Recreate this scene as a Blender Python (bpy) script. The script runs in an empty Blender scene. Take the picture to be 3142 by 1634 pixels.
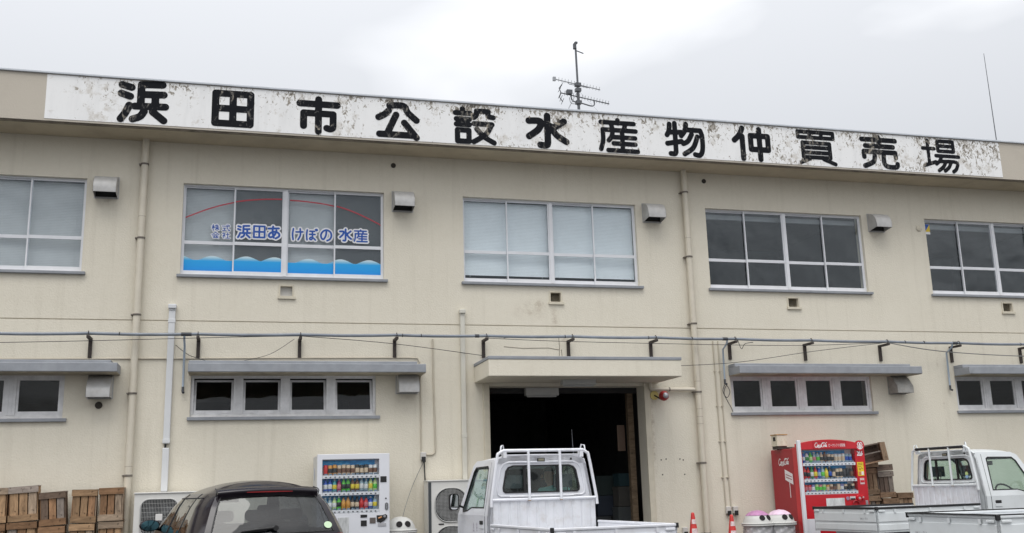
import bpy, bmesh, math, random
import numpy as np
from mathutils import Vector, Matrix
from mathutils.geometry import tessellate_polygon

random.seed(7)
S = bpy.context.scene
COL = S.collection

# ---------------------------------------------------------------- camera
YAW, PITCH, ROLL = -0.2647, 0.2182, -0.02827
cam_d = bpy.data.cameras.new('camera')
cam_d.sensor_width = 36.0
cam_d.lens = 3083.66 / 3142 * 36.0
cam_d.clip_start = 0.1
cam_d.clip_end = 2000
cam = bpy.data.objects.new('camera', cam_d)
COL.objects.link(cam)
_f = Vector((-math.sin(YAW) * math.cos(PITCH), math.cos(YAW) * math.cos(PITCH), math.sin(PITCH)))
_r = Vector((math.cos(YAW), math.sin(YAW), 0))
_u = _r.cross(_f)
_r2 = _r * math.cos(ROLL) + _u * math.sin(ROLL)
_u2 = -_r * math.sin(ROLL) + _u * math.cos(ROLL)
_m = Matrix((_r2, _u2, -_f)).transposed().to_4x4()
_m.translation = Vector((0, -15.926, 1.3))
cam.matrix_world = _m
S.camera = cam

# ---------------------------------------------------------------- world: overcast sky
SUN_EL, SUN_AZ = math.radians(66), math.radians(205)     # azimuth from +Y, clockwise
world = bpy.data.worlds.new('World')
S.world = world
world.use_nodes = True
wn = world.node_tree
wn.nodes.clear()
def wnode(t, **k):
    n = wn.nodes.new(t)
    for a, v in k.items():
        setattr(n, a, v)
    return n
w_out = wnode('ShaderNodeOutputWorld')
w_bg = wnode('ShaderNodeBackground')
w_tc = wnode('ShaderNodeTexCoord')
w_sky = wnode('ShaderNodeTexSky', sky_type='NISHITA', sun_disc=False)
w_sky.sun_elevation = SUN_EL
w_sky.sun_rotation = SUN_AZ
w_sep = wnode('ShaderNodeSeparateXYZ')
w_map = wnode('ShaderNodeMapping')
w_map.inputs['Scale'].default_value = (1.0, 1.0, 2.6)
w_map.inputs['Location'].default_value = (4.02, -6.53, 16.91)
w_n1 = wnode('ShaderNodeTexNoise')
w_n1.inputs['Scale'].default_value = 1.35
w_n1.inputs['Detail'].default_value = 5
w_n1.inputs['Roughness'].default_value = 0.46
w_n1.inputs['Distortion'].default_value = 0.35
w_rmp = wnode('ShaderNodeValToRGB')
e = w_rmp.color_ramp.elements
e[0].position = 0.43; e[0].color = (0.535, 0.548, 0.572, 1)
e[1].position = 0.68; e[1].color = (1.02, 1.02, 1.03, 1)
# overcast luminance grows towards the zenith: (1 + 2 sin h) / 3
w_el = wnode('ShaderNodeMath', operation='MULTIPLY_ADD')
w_el.inputs[1].default_value = 1.75
w_el.inputs[2].default_value = 0.66
w_cl = wnode('ShaderNodeClamp')
w_mul = wnode('ShaderNodeVectorMath', operation='SCALE')
w_mix = wnode('ShaderNodeMix', data_type='RGBA')
w_mix.inputs[0].default_value = 0.93
w_ss = wnode('ShaderNodeVectorMath', operation='SCALE')
w_ss.inputs['Scale'].default_value = 0.10
L = wn.links.new
L(w_tc.outputs['Generated'], w_map.inputs['Vector'])
L(w_map.outputs[0], w_n1.inputs['Vector'])
L(w_n1.outputs['Fac'], w_rmp.inputs['Fac'])
L(w_tc.outputs['Generated'], w_sep.inputs[0])
L(w_sep.outputs['Z'], w_cl.inputs['Value'])
L(w_cl.outputs[0], w_el.inputs[0])
L(w_rmp.outputs['Color'], w_mul.inputs[0])
L(w_el.outputs[0], w_mul.inputs['Scale'])
L(w_sky.outputs['Color'], w_ss.inputs[0])
L(w_ss.outputs[0], w_mix.inputs[6])
L(w_mul.outputs[0], w_mix.inputs[7])
L(w_mix.outputs[2], w_bg.inputs['Color'])
w_bg.inputs['Strength'].default_value = 1.0
L(w_bg.outputs[0], w_out.inputs['Surface'])

sun_d = bpy.data.lights.new('sun', 'SUN')
sun_d.energy = 1.5
sun_d.angle = math.radians(40)
sun_d.color = (1.0, 0.975, 0.93)
sun = bpy.data.objects.new('sun', sun_d)
COL.objects.link(sun)
_sd = Vector((math.sin(SUN_AZ) * math.cos(SUN_EL), math.cos(SUN_AZ) * math.cos(SUN_EL), math.sin(SUN_EL)))
sun.rotation_euler = _sd.to_track_quat('Z', 'Y').to_euler()
sun.location = _sd * 60

vs = S.view_settings
vs.view_transform = 'Standard'
vs.look = 'None'
vs.exposure = 0.24
vs.gamma = 1.0
vs.use_curve_mapping = False
S.cycles.max_bounces = 8
S.cycles.transparent_max_bounces = 24
S.cycles.use_denoising = True

# ---------------------------------------------------------------- mesh helpers
def link(o, parent=None):
    COL.objects.link(o)
    if parent is not None:
        o.parent = parent
    return o

class MB:
    """collects boxes, tubes, plates ... into one mesh"""
    def __init__(s):
        s.v = []; s.f = []; s.sm = []
    def add(s, vs_, fs_, smooth=False):
        b = len(s.v)
        s.v += [tuple(p) for p in vs_]
        for f in fs_:
            s.f.append([b + i for i in f]); s.sm.append(smooth)
        return s
    def box(s, x0, x1, y0, y1, z0, z1, fn=None):
        vs_ = [(x0,y0,z0),(x1,y0,z0),(x1,y1,z0),(x0,y1,z0),(x0,y0,z1),(x1,y0,z1),(x1,y1,z1),(x0,y1,z1)]
        if fn: vs_ = [fn(*p) for p in vs_]
        return s.add(vs_, [(0,3,2,1),(4,5,6,7),(0,1,5,4),(1,2,6,5),(2,3,7,6),(3,0,4,7)])
    def tube(s, pts, r, n=8, closed=False, caps=True):
        pts = [Vector(p) for p in pts]
        N = len(pts); rings = []
        prev = None
        for i, p in enumerate(pts):
            if closed:
                t = pts[(i+1) % N] - pts[i-1]
            else:
                t = pts[min(i+1, N-1)] - pts[max(i-1, 0)]
            t.normalize()
            if prev is None:
                a = Vector((0,0,1)) if abs(t.z) < .9 else Vector((1,0,0))
                nrm = t.cross(a).normalized()
            else:
                nrm = (prev - t * prev.dot(t)).normalized()
            prev = nrm
            b = t.cross(nrm)
            rr = r[i] if isinstance(r, (list, tuple)) else r
            rings.append([p + (nrm * math.cos(2*math.pi*k/n) + b * math.sin(2*math.pi*k/n)) * rr for k in range(n)])
        vs_ = [q for ring in rings for q in ring]; fs_ = []
        for i in range(N if closed else N-1):
            j = (i+1) % N
            for k in range(n):
                fs_.append((i*n+k, i*n+(k+1)%n, j*n+(k+1)%n, j*n+k))
        s.add(vs_, fs_, True)
        if caps and not closed:
            s.add(rings[0], [tuple(range(n))[::-1]]); s.add(rings[-1], [tuple(range(n))])
        return s
    def cyl(s, p0, p1, r0, r1=None, n=16):
        return s.tube([p0, p1], [r0, r0 if r1 is None else r1], n)
    def lathe(s, prof, c=(0,0,0), n=24, ax='z', cap=True):
        vs_ = []
        for r, h in prof:
            for k in range(n):
                a = 2*math.pi*k/n
                q = (r*math.cos(a), r*math.sin(a), h)
                if ax == 'y': q = (q[0], q[2], q[1])
                if ax == 'x': q = (q[2], q[0], q[1])
                vs_.append((q[0]+c[0], q[1]+c[1], q[2]+c[2]))
        fs_ = []
        for i in range(len(prof)-1):
            for k in range(n):
                fs_.append((i*n+k, i*n+(k+1)%n, (i+1)*n+(k+1)%n, (i+1)*n+k))
        s.add(vs_, fs_, True)
        if cap:
            s.add(vs_[:n], [tuple(range(n))[::-1]]); s.add(vs_[-n:], [tuple(range(n))])
        return s
    def plate(s, outer, holes, fn, off):
        """flat polygon with holes, mapped by fn(a,b)->3d, thickness vector off"""
        loops = [list(outer)] + [list(h) for h in holes]
        flat = [p for l in loops for p in l]
        tri = tessellate_polygon([[Vector((p[0], p[1], 0)) for p in l] for l in loops])
        off = Vector(off)
        A = [Vector(fn(*p)) for p in flat]; n = len(A)
        fs_ = [tuple(t) for t in tri] + [tuple(n+i for i in t)[::-1] for t in tri]
        b = 0
        for l in loops:
            m = len(l)
            for i in range(m):
                j = (i+1) % m
                fs_.append((b+i, b+j, n+b+j, n+b+i))
            b += m
        return s.add(A + [a + off for a in A], fs_)
    def grid(s, P, smooth=True, flip=False):
        R = len(P); C = len(P[0])
        fs_ = []
        for i in range(R-1):
            for j in range(C-1):
                q = (i*C+j, i*C+j+1, (i+1)*C+j+1, (i+1)*C+j)
                fs_.append(q[::-1] if flip else q)
        return s.add([p for r in P for p in r], fs_, smooth)
    def mesh(s, name, recalc=True):
        me = bpy.data.meshes.new(name)
        me.from_pydata(s.v, [], s.f)
        me.polygons.foreach_set('use_smooth', s.sm)
        if recalc:
            bm = bmesh.new(); bm.from_mesh(me)
            bmesh.ops.recalc_face_normals(bm, faces=bm.faces)
            bm.to_mesh(me); bm.free()
        me.update()
        return me
    def build(s, name, mat, parent=None, bevel=0, recalc=True, loc=None, rot=None):
        me = s.mesh(name, recalc)
        me.materials.append(mat)
        o = bpy.data.objects.new(name, me)
        link(o, parent)
        if bevel:
            m = o.modifiers.new('bevel', 'BEVEL'); m.width = bevel; m.segments = 2; m.limit_method = 'ANGLE'; m.angle_limit = math.radians(40)
        if loc: o.location = loc
        if rot: o.rotation_euler = rot
        return o

def bx(name, mat, parent, *a, bevel=0):
    return MB().box(*a).build(name, mat, parent, bevel)

def tag(o, label=None, cat=None, group=None, kind=None):
    if label: o['label'] = label
    if cat: o['category'] = cat
    if group: o['group'] = group
    if kind: o['kind'] = kind
    return o

def empty(name, loc=(0,0,0), rz=0, label=None, cat=None, group=None):
    o = bpy.data.objects.new(name, None)
    o.empty_display_size = .2
    link(o); o.location = loc; o.rotation_euler = (0, 0, rz)
    return tag(o, label, cat, group)

def copy_tree(o, parent=None):
    c = o.copy(); COL.objects.link(c); c.parent = parent
    for ch in list(o.children):
        copy_tree(ch, c)
    return c

def rrect(x0, x1, y0, y1, r, n=5):
    pts = []
    for cx, cy, a0 in ((x1-r, y1-r, 0), (x0+r, y1-r, 90), (x0+r, y0+r, 180), (x1-r, y0+r, 270)):
        for k in range(n+1):
            a = math.radians(a0 + 90*k/n)
            pts.append((cx + r*math.cos(a), cy + r*math.sin(a)))
    return pts

def smooth_line(pts, n=6, closed=False):
    """Catmull-Rom through the points"""
    P = [Vector(p) for p in pts]; out = []
    N = len(P)
    if N < 3: return P
    for i in range(N-1):
        a = P[max(i-1,0)]; b = P[i]; c = P[i+1]; d = P[min(i+2,N-1)]
        for k in range(n):
            t = k/n
            out.append(.5*((2*b)+(-a+c)*t+(2*a-5*b+4*c-d)*t*t+(-a+3*b-3*c+d)*t**3))
    out.append(P[-1])
    return out

# ---------------------------------------------------------------- materials
def nd(nt, t, **k):
    n = nt.nodes.new(t)
    for a, v in k.items(): setattr(n, a, v)
    return n

MATS = {}
def M(name, col, rough=.6, metal=0., var=.08, scale=3., bump=0., bscale=80., coat=0., spec=.5, stretch=(1,1,1), dirt=0., dirtcol=(.2,.18,.15), dscale=1.5):
    if name in MATS: return MATS[name]
    m = bpy.data.materials.new(name); m.use_nodes = True
    nt = m.node_tree; b = nt.nodes['Principled BSDF']
    b.inputs['Roughness'].default_value = rough
    b.inputs['Metallic'].default_value = metal
    b.inputs['Coat Weight'].default_value = coat
    b.inputs['Coat Roughness'].default_value = .04
    b.inputs['Specular IOR Level'].default_value = spec
    tc = nd(nt, 'ShaderNodeTexCoord')
    geo = nd(nt, 'ShaderNodeNewGeometry')
    mp = nd(nt, 'ShaderNodeMapping'); mp.inputs['Scale'].default_value = stretch
    nt.links.new(tc.outputs['Object'], mp.inputs[0])
    n = nd(nt, 'ShaderNodeTexNoise'); n.inputs['Scale'].default_value = scale; n.inputs['Detail'].default_value = 6; n.inputs['Roughness'].default_value = .6
    nt.links.new(mp.outputs[0], n.inputs['Vector'])
    r = nd(nt, 'ShaderNodeMapRange'); r.inputs[1].default_value = .3; r.inputs[2].default_value = .7
    r.inputs[3].default_value = 1 - var; r.inputs[4].default_value = 1 + var
    nt.links.new(n.outputs['Fac'], r.inputs[0])
    rgb = nd(nt, 'ShaderNodeRGB'); rgb.outputs[0].default_value = (*col, 1)
    sc = nd(nt, 'ShaderNodeVectorMath', operation='SCALE')
    nt.links.new(rgb.outputs[0], sc.inputs[0]); nt.links.new(r.outputs[0], sc.inputs['Scale'])
    out = sc.outputs[0]
    if dirt:
        n2 = nd(nt, 'ShaderNodeTexNoise'); n2.inputs['Scale'].default_value = dscale; n2.inputs['Detail'].default_value = 9; n2.inputs['Roughness'].default_value = .7
        nt.links.new(geo.outputs['Position'], n2.inputs['Vector'])
        r2 = nd(nt, 'ShaderNodeMapRange'); r2.inputs[1].default_value = .5; r2.inputs[2].default_value = .78; r2.inputs[3].default_value = 0; r2.inputs[4].default_value = dirt
        nt.links.new(n2.outputs['Fac'], r2.inputs[0])
        mx = nd(nt, 'ShaderNodeMix', data_type='RGBA')
        nt.links.new(r2.outputs[0], mx.inputs[0]); nt.links.new(out, mx.inputs[6]); mx.inputs[7].default_value = (*dirtcol, 1)
        out = mx.outputs[2]
    nt.links.new(out, b.inputs['Base Color'])
    if bump:
        n3 = nd(nt, 'ShaderNodeTexNoise'); n3.inputs['Scale'].default_value = bscale; n3.inputs['Detail'].default_value = 4
        nt.links.new(mp.outputs[0], n3.inputs['Vector'])
        bp = nd(nt, 'ShaderNodeBump'); bp.inputs['Strength'].default_value = bump; bp.inputs['Distance'].default_value = .01
        nt.links.new(n3.outputs['Fac'], bp.inputs['Height']); nt.links.new(bp.outputs[0], b.inputs['Normal'])
    MATS[name] = m
    return m

def glass(name, tint=(.9,.95,.93), ior=1.5, rough=0.0, refl=(1,1,1)):
    """thin pane: sees through, reflects by Fresnel"""
    if name in MATS: return MATS[name]
    m = bpy.data.materials.new(name); m.use_nodes = True
    nt = m.node_tree; nt.nodes.clear()
    o = nd(nt, 'ShaderNodeOutputMaterial'); mx = nd(nt, 'ShaderNodeMixShader')
    f0 = ((ior-1)/(ior+1))**2
    lw = nd(nt, 'ShaderNodeLayerWeight'); lw.inputs['Blend'].default_value = .5
    pw = nd(nt, 'ShaderNodeMath', operation='POWER'); pw.inputs[1].default_value = 5.
    fr = nd(nt, 'ShaderNodeMath', operation='MULTIPLY_ADD'); fr.inputs[1].default_value = 1-f0; fr.inputs[2].default_value = f0
    nt.links.new(lw.outputs['Facing'], pw.inputs[0]); nt.links.new(pw.outputs[0], fr.inputs[0])
    t = nd(nt, 'ShaderNodeBsdfTransparent'); t.inputs['Color'].default_value = (*tint, 1)
    g = nd(nt, 'ShaderNodeBsdfGlossy'); g.inputs['Roughness'].default_value = rough; g.inputs['Color'].default_value = (*refl, 1)
    ge = nd(nt, 'ShaderNodeNewGeometry'); wv = nd(nt, 'ShaderNodeTexNoise'); wv.inputs['Scale'].default_value = 1.7; wv.inputs['Detail'].default_value = 2
    bm_ = nd(nt, 'ShaderNodeBump'); bm_.inputs['Strength'].default_value = .5; bm_.inputs['Distance'].default_value = .05
    nt.links.new(ge.outputs['Position'], wv.inputs['Vector']); nt.links.new(wv.outputs['Fac'], bm_.inputs['Height']); nt.links.new(bm_.outputs[0], g.inputs['Normal'])
    nt.links.new(fr.outputs[0], mx.inputs[0]); nt.links.new(t.outputs[0], mx.inputs[1]); nt.links.new(g.outputs[0], mx.inputs[2]); nt.links.new(mx.outputs[0], o.inputs[0])
    MATS[name] = m
    return m

def film(name, col, alpha, rough=.5):
    """thin translucent printed film or fine mesh"""
    if name in MATS: return MATS[name]
    m = bpy.data.materials.new(name); m.use_nodes = True
    nt = m.node_tree; nt.nodes.clear()
    o = nd(nt, 'ShaderNodeOutputMaterial'); mx = nd(nt, 'ShaderNodeMixShader'); mx.inputs[0].default_value = alpha
    t = nd(nt, 'ShaderNodeBsdfTransparent'); d = nd(nt, 'ShaderNodeBsdfDiffuse'); d.inputs['Color'].default_value = (*col, 1)
    nt.links.new(t.outputs[0], mx.inputs[1]); nt.links.new(d.outputs[0], mx.inputs[2]); nt.links.new(mx.outputs[0], o.inputs[0])
    MATS[name] = m
    return m

def wall_material():
    m = bpy.data.materials.new('cream_stucco'); m.use_nodes = True
    nt = m.node_tree; b = nt.nodes['Principled BSDF']; b.inputs['Roughness'].default_value = .85; b.inputs['Specular IOR Level'].default_value = .25
    geo = nd(nt, 'ShaderNodeNewGeometry')
    def noise(sc, det=6, ro=.6, st=None):
        n = nd(nt, 'ShaderNodeTexNoise'); n.inputs['Scale'].default_value = sc; n.inputs['Detail'].default_value = det; n.inputs['Roughness'].default_value = ro
        if st:
            mp = nd(nt, 'ShaderNodeMapping'); mp.inputs['Scale'].default_value = st
            nt.links.new(geo.outputs['Position'], mp.inputs[0]); nt.links.new(mp.outputs[0], n.inputs['Vector'])
        else:
            nt.links.new(geo.outputs['Position'], n.inputs['Vector'])
        return n.outputs['Fac']
    def rng(src, a, b_, c, d):
        r = nd(nt, 'ShaderNodeMapRange'); r.clamp = True
        for i, v in zip((1,2,3,4), (a,b_,c,d)): r.inputs[i].default_value = v
        nt.links.new(src, r.inputs[0]); return r.outputs[0]
    def mix(f, A, B):
        x = nd(nt, 'ShaderNodeMix', data_type='RGBA')
        nt.links.new(f, x.inputs[0])
        for i, q in ((6, A), (7, B)):
            if isinstance(q, tuple): x.inputs[i].default_value = (*q, 1)
            else: nt.links.new(q, x.inputs[i])
        return x.outputs[2]
    def mul(a, c):
        x = nd(nt, 'ShaderNodeMath', operation='MULTIPLY'); nt.links.new(a, x.inputs[0])
        if isinstance(c, float): x.inputs[1].default_value = c
        else: nt.links.new(c, x.inputs[1])
        return x.outputs[0]
    col = mix(rng(noise(.9), .35, .68, 0, 1), (.715,.668,.562), (.675,.628,.522))
    col = mix(rng(noise(14, 3), .35, .7, 0, .35), col, (.76,.715,.61))
    # rain streaks
    col = mix(rng(noise(1., 5, .6, (7., 1., .28)), .54, .78, 0, .26), col, (.44,.395,.31))
    # grime specks
    col = mix(rng(noise(55, 2, .5), .70, .80, 0, .30), col, (.34,.31,.25))
    # brown stain beneath the middle vent, and damp runs beside the entrance
    def blob(cx, cz, rx, rz, amt, sc=7.):
        s = nd(nt, 'ShaderNodeVectorMath', operation='SUBTRACT'); nt.links.new(geo.outputs['Position'], s.inputs[0]); s.inputs[1].default_value = (cx, 0, cz)
        d = nd(nt, 'ShaderNodeVectorMath', operation='MULTIPLY'); nt.links.new(s.outputs[0], d.inputs[0]); d.inputs[1].default_value = (1/rx, 0, 1/rz)
        l = nd(nt, 'ShaderNodeVectorMath', operation='LENGTH'); nt.links.new(d.outputs[0], l.inputs[0])
        return mul(rng(l.outputs['Value'], .2, 1., amt, 0), rng(noise(sc, 8, .75), .46, .66, 0, 1))
    for bl in ((4.62,4.20,.42,.20,.5),(5.02,4.10,.10,.24,.75),(4.75,4.32,.25,.12,.5),(6.70,2.2,.05,1.0,.8),(-2.05,2.72,.28,.22,.45),(2.5,2.7,.25,.2,.35),(11.5,2.66,.3,.25,.45),
               (12.43,3.5,.035,.5,.5),(12.47,2.4,.03,.7,.5),(5.1,3.72,.6,.06,.5),(2.47,5.78,.22,.12,.45),(-2.1,5.79,.22,.13,.45),(6.9,5.78,.22,.13,.45),(11.42,5.78,.24,.14,.45),(1.95,1.42,.02,.25,.5)):
        col = mix(blob(*bl), col, (.30,.225,.155))
    nt.links.new(col, b.inputs['Base Color'])
    bp = nd(nt, 'ShaderNodeBump'); bp.inputs['Strength'].default_value = .55; bp.inputs['Distance'].default_value = .012
    nt.links.new(noise(38, 6, .65), bp.inputs['Height']); nt.links.new(bp.outputs[0], b.inputs['Normal'])
    return m

def sign_material(name, base, peel, dark, thr, letters=False):
    """paint that has flaked away in clusters"""
    m = bpy.data.materials.new(name); m.use_nodes = True
    nt = m.node_tree; b = nt.nodes['Principled BSDF']; b.inputs['Roughness'].default_value = .8; b.inputs['Specular IOR Level'].default_value = .12 if letters else .3
    geo = nd(nt, 'ShaderNodeNewGeometry'); sep = nd(nt, 'ShaderNodeSeparateXYZ'); nt.links.new(geo.outputs['Position'], sep.inputs[0])
    def noise(sc, det, ro, dist=0., st=(1,1,1)):
        mp = nd(nt, 'ShaderNodeMapping'); mp.inputs['Scale'].default_value = st; nt.links.new(geo.outputs['Position'], mp.inputs[0])
        n = nd(nt, 'ShaderNodeTexNoise'); n.inputs['Scale'].default_value = sc; n.inputs['Detail'].default_value = det; n.inputs['Roughness'].default_value = ro; n.inputs['Distortion'].default_value = dist
        nt.links.new(mp.outputs[0], n.inputs['Vector']); return n.outputs['Fac']
    def rng(src, a, b_, c, d):
        r = nd(nt, 'ShaderNodeMapRange')
        for i, v in zip((1,2,3,4), (a,b_,c,d)): r.inputs[i].default_value = v
        nt.links.new(src, r.inputs[0]); return r.outputs[0]
    def op(o_, a, c):
        x = nd(nt, 'ShaderNodeMath', operation=o_)
        for i, q in enumerate((a, c)):
            if isinstance(q, (int, float)): x.inputs[i].default_value = q
            else: nt.links.new(q, x.inputs[i])
        return x.outputs[0]
    def mix(f, A, B):
        x = nd(nt, 'ShaderNodeMix', data_type='RGBA'); nt.links.new(f, x.inputs[0])
        for i, q in ((6, A), (7, B)):
            if isinstance(q, tuple): x.inputs[i].default_value = (*q, 1)
            else: nt.links.new(q, x.inputs[i])
        return x.outputs[2]
    fine = noise(21 if not letters else 12, 6, .70, .7, (1,1,.62))
    clump = noise(1.5, 4, .6, .3, (1,1,.8))
    v = op('ADD', fine, op('MULTIPLY', op('SUBTRACT', clump, .5), .60))
    if not letters:
        top = rng(sep.outputs['Z'], 7.15, 7.55, -.015, .085)          # the paint under the coping has gone most
        side = rng(sep.outputs['X'], -3., 5.0, -.03, .025)
        v = op('ADD', v, op('ADD', top, side))
    f1 = rng(v, thr, thr + .03, 0, 1)
    f2 = rng(v, thr + (.075 if not letters else .06), thr + .13, 0, 1)
    col = mix(rng(noise(2.2, 5, .6, .2, (2.5,1,.5)), .5, .75, 0, .5 if not letters else .25), base, tuple(c*.80 for c in base) if not letters else (.028,.03,.033))
    if not letters:
        col = mix(rng(op('ADD', noise(5, 6, .7), op('MULTIPLY', clump, .5)), .80, .92, 0, .6), col, (.52,.48,.42))
    col = mix(f1, col, peel)
    col = mix(f2, col, dark)
    nt.links.new(col, b.inputs['Base Color'])
    bp = nd(nt, 'ShaderNodeBump'); bp.inputs['Strength'].default_value = .3; bp.inputs['Distance'].default_value = .006; bp.invert = True
    nt.links.new(f1, bp.inputs['Height']); nt.links.new(bp.outputs[0], b.inputs['Normal'])
    MATS[name] = m
    return m

def wood(name, col):
    if name in MATS: return MATS[name]
    m = bpy.data.materials.new(name); m.use_nodes = True
    nt = m.node_tree; b = nt.nodes['Principled BSDF']; b.inputs['Roughness'].default_value = .85; b.inputs['Specular IOR Level'].default_value = .2
    tc = nd(nt, 'ShaderNodeTexCoord'); oi = nd(nt, 'ShaderNodeObjectInfo')
    mp = nd(nt, 'ShaderNodeMapping'); mp.inputs['Scale'].default_value = (2.2, 9, 9)
    ad = nd(nt, 'ShaderNodeVectorMath', operation='ADD')
    cb = nd(nt, 'ShaderNodeCombineXYZ')
    mu = nd(nt, 'ShaderNodeMath', operation='MULTIPLY'); mu.inputs[1].default_value = 37.
    nt.links.new(oi.outputs['Random'], mu.inputs[0]); nt.links.new(mu.outputs[0], cb.inputs[0]); nt.links.new(mu.outputs[0], cb.inputs[2])
    nt.links.new(tc.outputs['Object'], mp.inputs[0]); nt.links.new(mp.outputs[0], ad.inputs[0]); nt.links.new(cb.outputs[0], ad.inputs[1])
    n = nd(nt, 'ShaderNodeTexNoise'); n.inputs['Scale'].default_value = 2.6; n.inputs['Detail'].default_value = 7; n.inputs['Roughness'].default_value = .68; n.inputs['Distortion'].default_value = .6
    nt.links.new(ad.outputs[0], n.inputs['Vector'])
    cr = nd(nt, 'ShaderNodeValToRGB'); e = cr.color_ramp.elements
    e[0].position = .28; e[0].color = (*[c*.42 for c in col], 1); e[1].position = .62; e[1].color = (*col, 1)
    x = cr.color_ramp.elements.new(.8); x.color = (*[min(1, c*1.25) for c in col], 1)
    nt.links.new(n.outputs['Fac'], cr.inputs[0])
    n2 = nd(nt, 'ShaderNodeTexNoise'); n2.inputs['Scale'].default_value = 16; n2.inputs['Detail'].default_value = 2
    nt.links.new(tc.outputs['Object'], n2.inputs['Vector'])
    r2 = nd(nt, 'ShaderNodeMapRange'); r2.inputs[1].default_value = .66; r2.inputs[2].default_value = .74; r2.inputs[3].default_value = 0; r2.inputs[4].default_value = .75
    nt.links.new(n2.outputs['Fac'], r2.inputs[0])
    mx = nd(nt, 'ShaderNodeMix', data_type='RGBA'); nt.links.new(r2.outputs[0], mx.inputs[0]); nt.links.new(cr.outputs[0], mx.inputs[6]); mx.inputs[7].default_value = (*[c*.25 for c in col], 1)
    # each board weathered a little differently
    hv = nd(nt, 'ShaderNodeHueSaturation')
    rr = nd(nt, 'ShaderNodeMapRange'); rr.inputs[3].default_value = .72; rr.inputs[4].default_value = 1.2
    nt.links.new(oi.outputs['Random'], rr.inputs[0]); nt.links.new(rr.outputs[0], hv.inputs['Value'])
    nt.links.new(mx.outputs[2], hv.inputs['Color']); nt.links.new(hv.outputs[0], b.inputs['Base Color'])
    bp = nd(nt, 'ShaderNodeBump'); bp.inputs['Strength'].default_value = .4; bp.inputs['Distance'].default_value = .004
    nt.links.new(n.outputs['Fac'], bp.inputs['Height']); nt.links.new(bp.outputs[0], b.inputs['Normal'])
    MATS[name] = m
    return m

# ---------------------------------------------------------------- lettering: brush strokes -> outline mesh
def stroke_mesh(name, strokes, x0, x1, z0, z1, y, r, n=70, axis=None, grow=0., box=(0,100,0,100)):
    """strokes in a 100 x 100 box (y down) with round brush radius r, drawn as one flat sheet"""
    bx0, bx1, by0, by1 = box
    W = x1 - x0; H = z1 - z0
    kx = W / (bx1 - bx0); ky = H / (by1 - by0)
    R = r * min(kx, ky) * 1.0
    segs = []
    for st in strokes:
        pts = [((p[0]-bx0)*kx, (by1-p[1])*ky) for p in st]
        for a, b in zip(pts, pts[1:]): segs.append((a, b))
    h = max(W, H) / n
    pad = R + grow + 2*h
    nx = int((W + 2*pad) / h) + 1; ny = int((H + 2*pad) / h) + 1
    gx = -pad + h*np.arange(nx); gy = -pad + h*np.arange(ny)
    X, Y = np.meshgrid(gx, gy)
    F = np.full(X.shape, 1e9)
    for a, b in segs:
        dx, dy = b[0]-a[0], b[1]-a[1]; l2 = dx*dx + dy*dy + 1e-12
        t = np.clip(((X-a[0])*dx + (Y-a[1])*dy) / l2, 0, 1)
        F = np.minimum(F, np.hypot(X-a[0]-t*dx, Y-a[1]-t*dy))
    F -= R + grow
    V = []; idx = {}; faces = []
    if axis is None: axis = lambda u, v: (x0+u, y, z0+v)
    def vert(key, u, v):
        if key not in idx:
            idx[key] = len(V); V.append(axis(u, v))
        return idx[key]
    inside = F < 0
    any_ = inside[:-1,:-1] | inside[1:,:-1] | inside[:-1,1:] | inside[1:,1:]
    for j, i in zip(*np.nonzero(any_)):
        c = [(i,j),(i+1,j),(i+1,j+1),(i,j+1)]; poly = []
        for k in range(4):
            p, q = c[k], c[(k+1)%4]
            fp, fq = F[p[1],p[0]], F[q[1],q[0]]
            if fp < 0: poly.append(vert(p, gx[p[0]], gy[p[1]]))
            if (fp < 0) != (fq < 0):
                t = fp/(fp-fq); key = (min(p,q), max(p,q))
                poly.append(vert(key, gx[p[0]]+t*(gx[q[0]]-gx[p[0]]), gy[p[1]]+t*(gy[q[1]]-gy[p[1]])))
        if len(poly) >= 3: faces.append(poly)
    me = bpy.data.meshes.new(name)
    me.from_pydata(V, [], faces); me.update()
    return me

def glyph(name, key, x0, x1, z0, z1, y, mat, parent, r=None, grow=0., n=70, axis=None):
    st, rr = GLYPH[key]
    rr = r or rr
    # keep the outer edge of the brush inside the box
    xs = [p[0] for s_ in st for p in s_]; ys = [p[1] for s_ in st for p in s_]
    bxx = (min(xs)-rr, max(xs)+rr, min(ys)-rr, max(ys)+rr)
    me = stroke_mesh(name, st, x0, x1, z0, z1, y, rr, n, axis, grow, bxx)
    me.materials.append(mat)
    return link(bpy.data.objects.new(name, me), parent)

def crv(*p):
    return [tuple(q) for q in smooth_line([Vector(a) for a in p], 5)]

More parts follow.
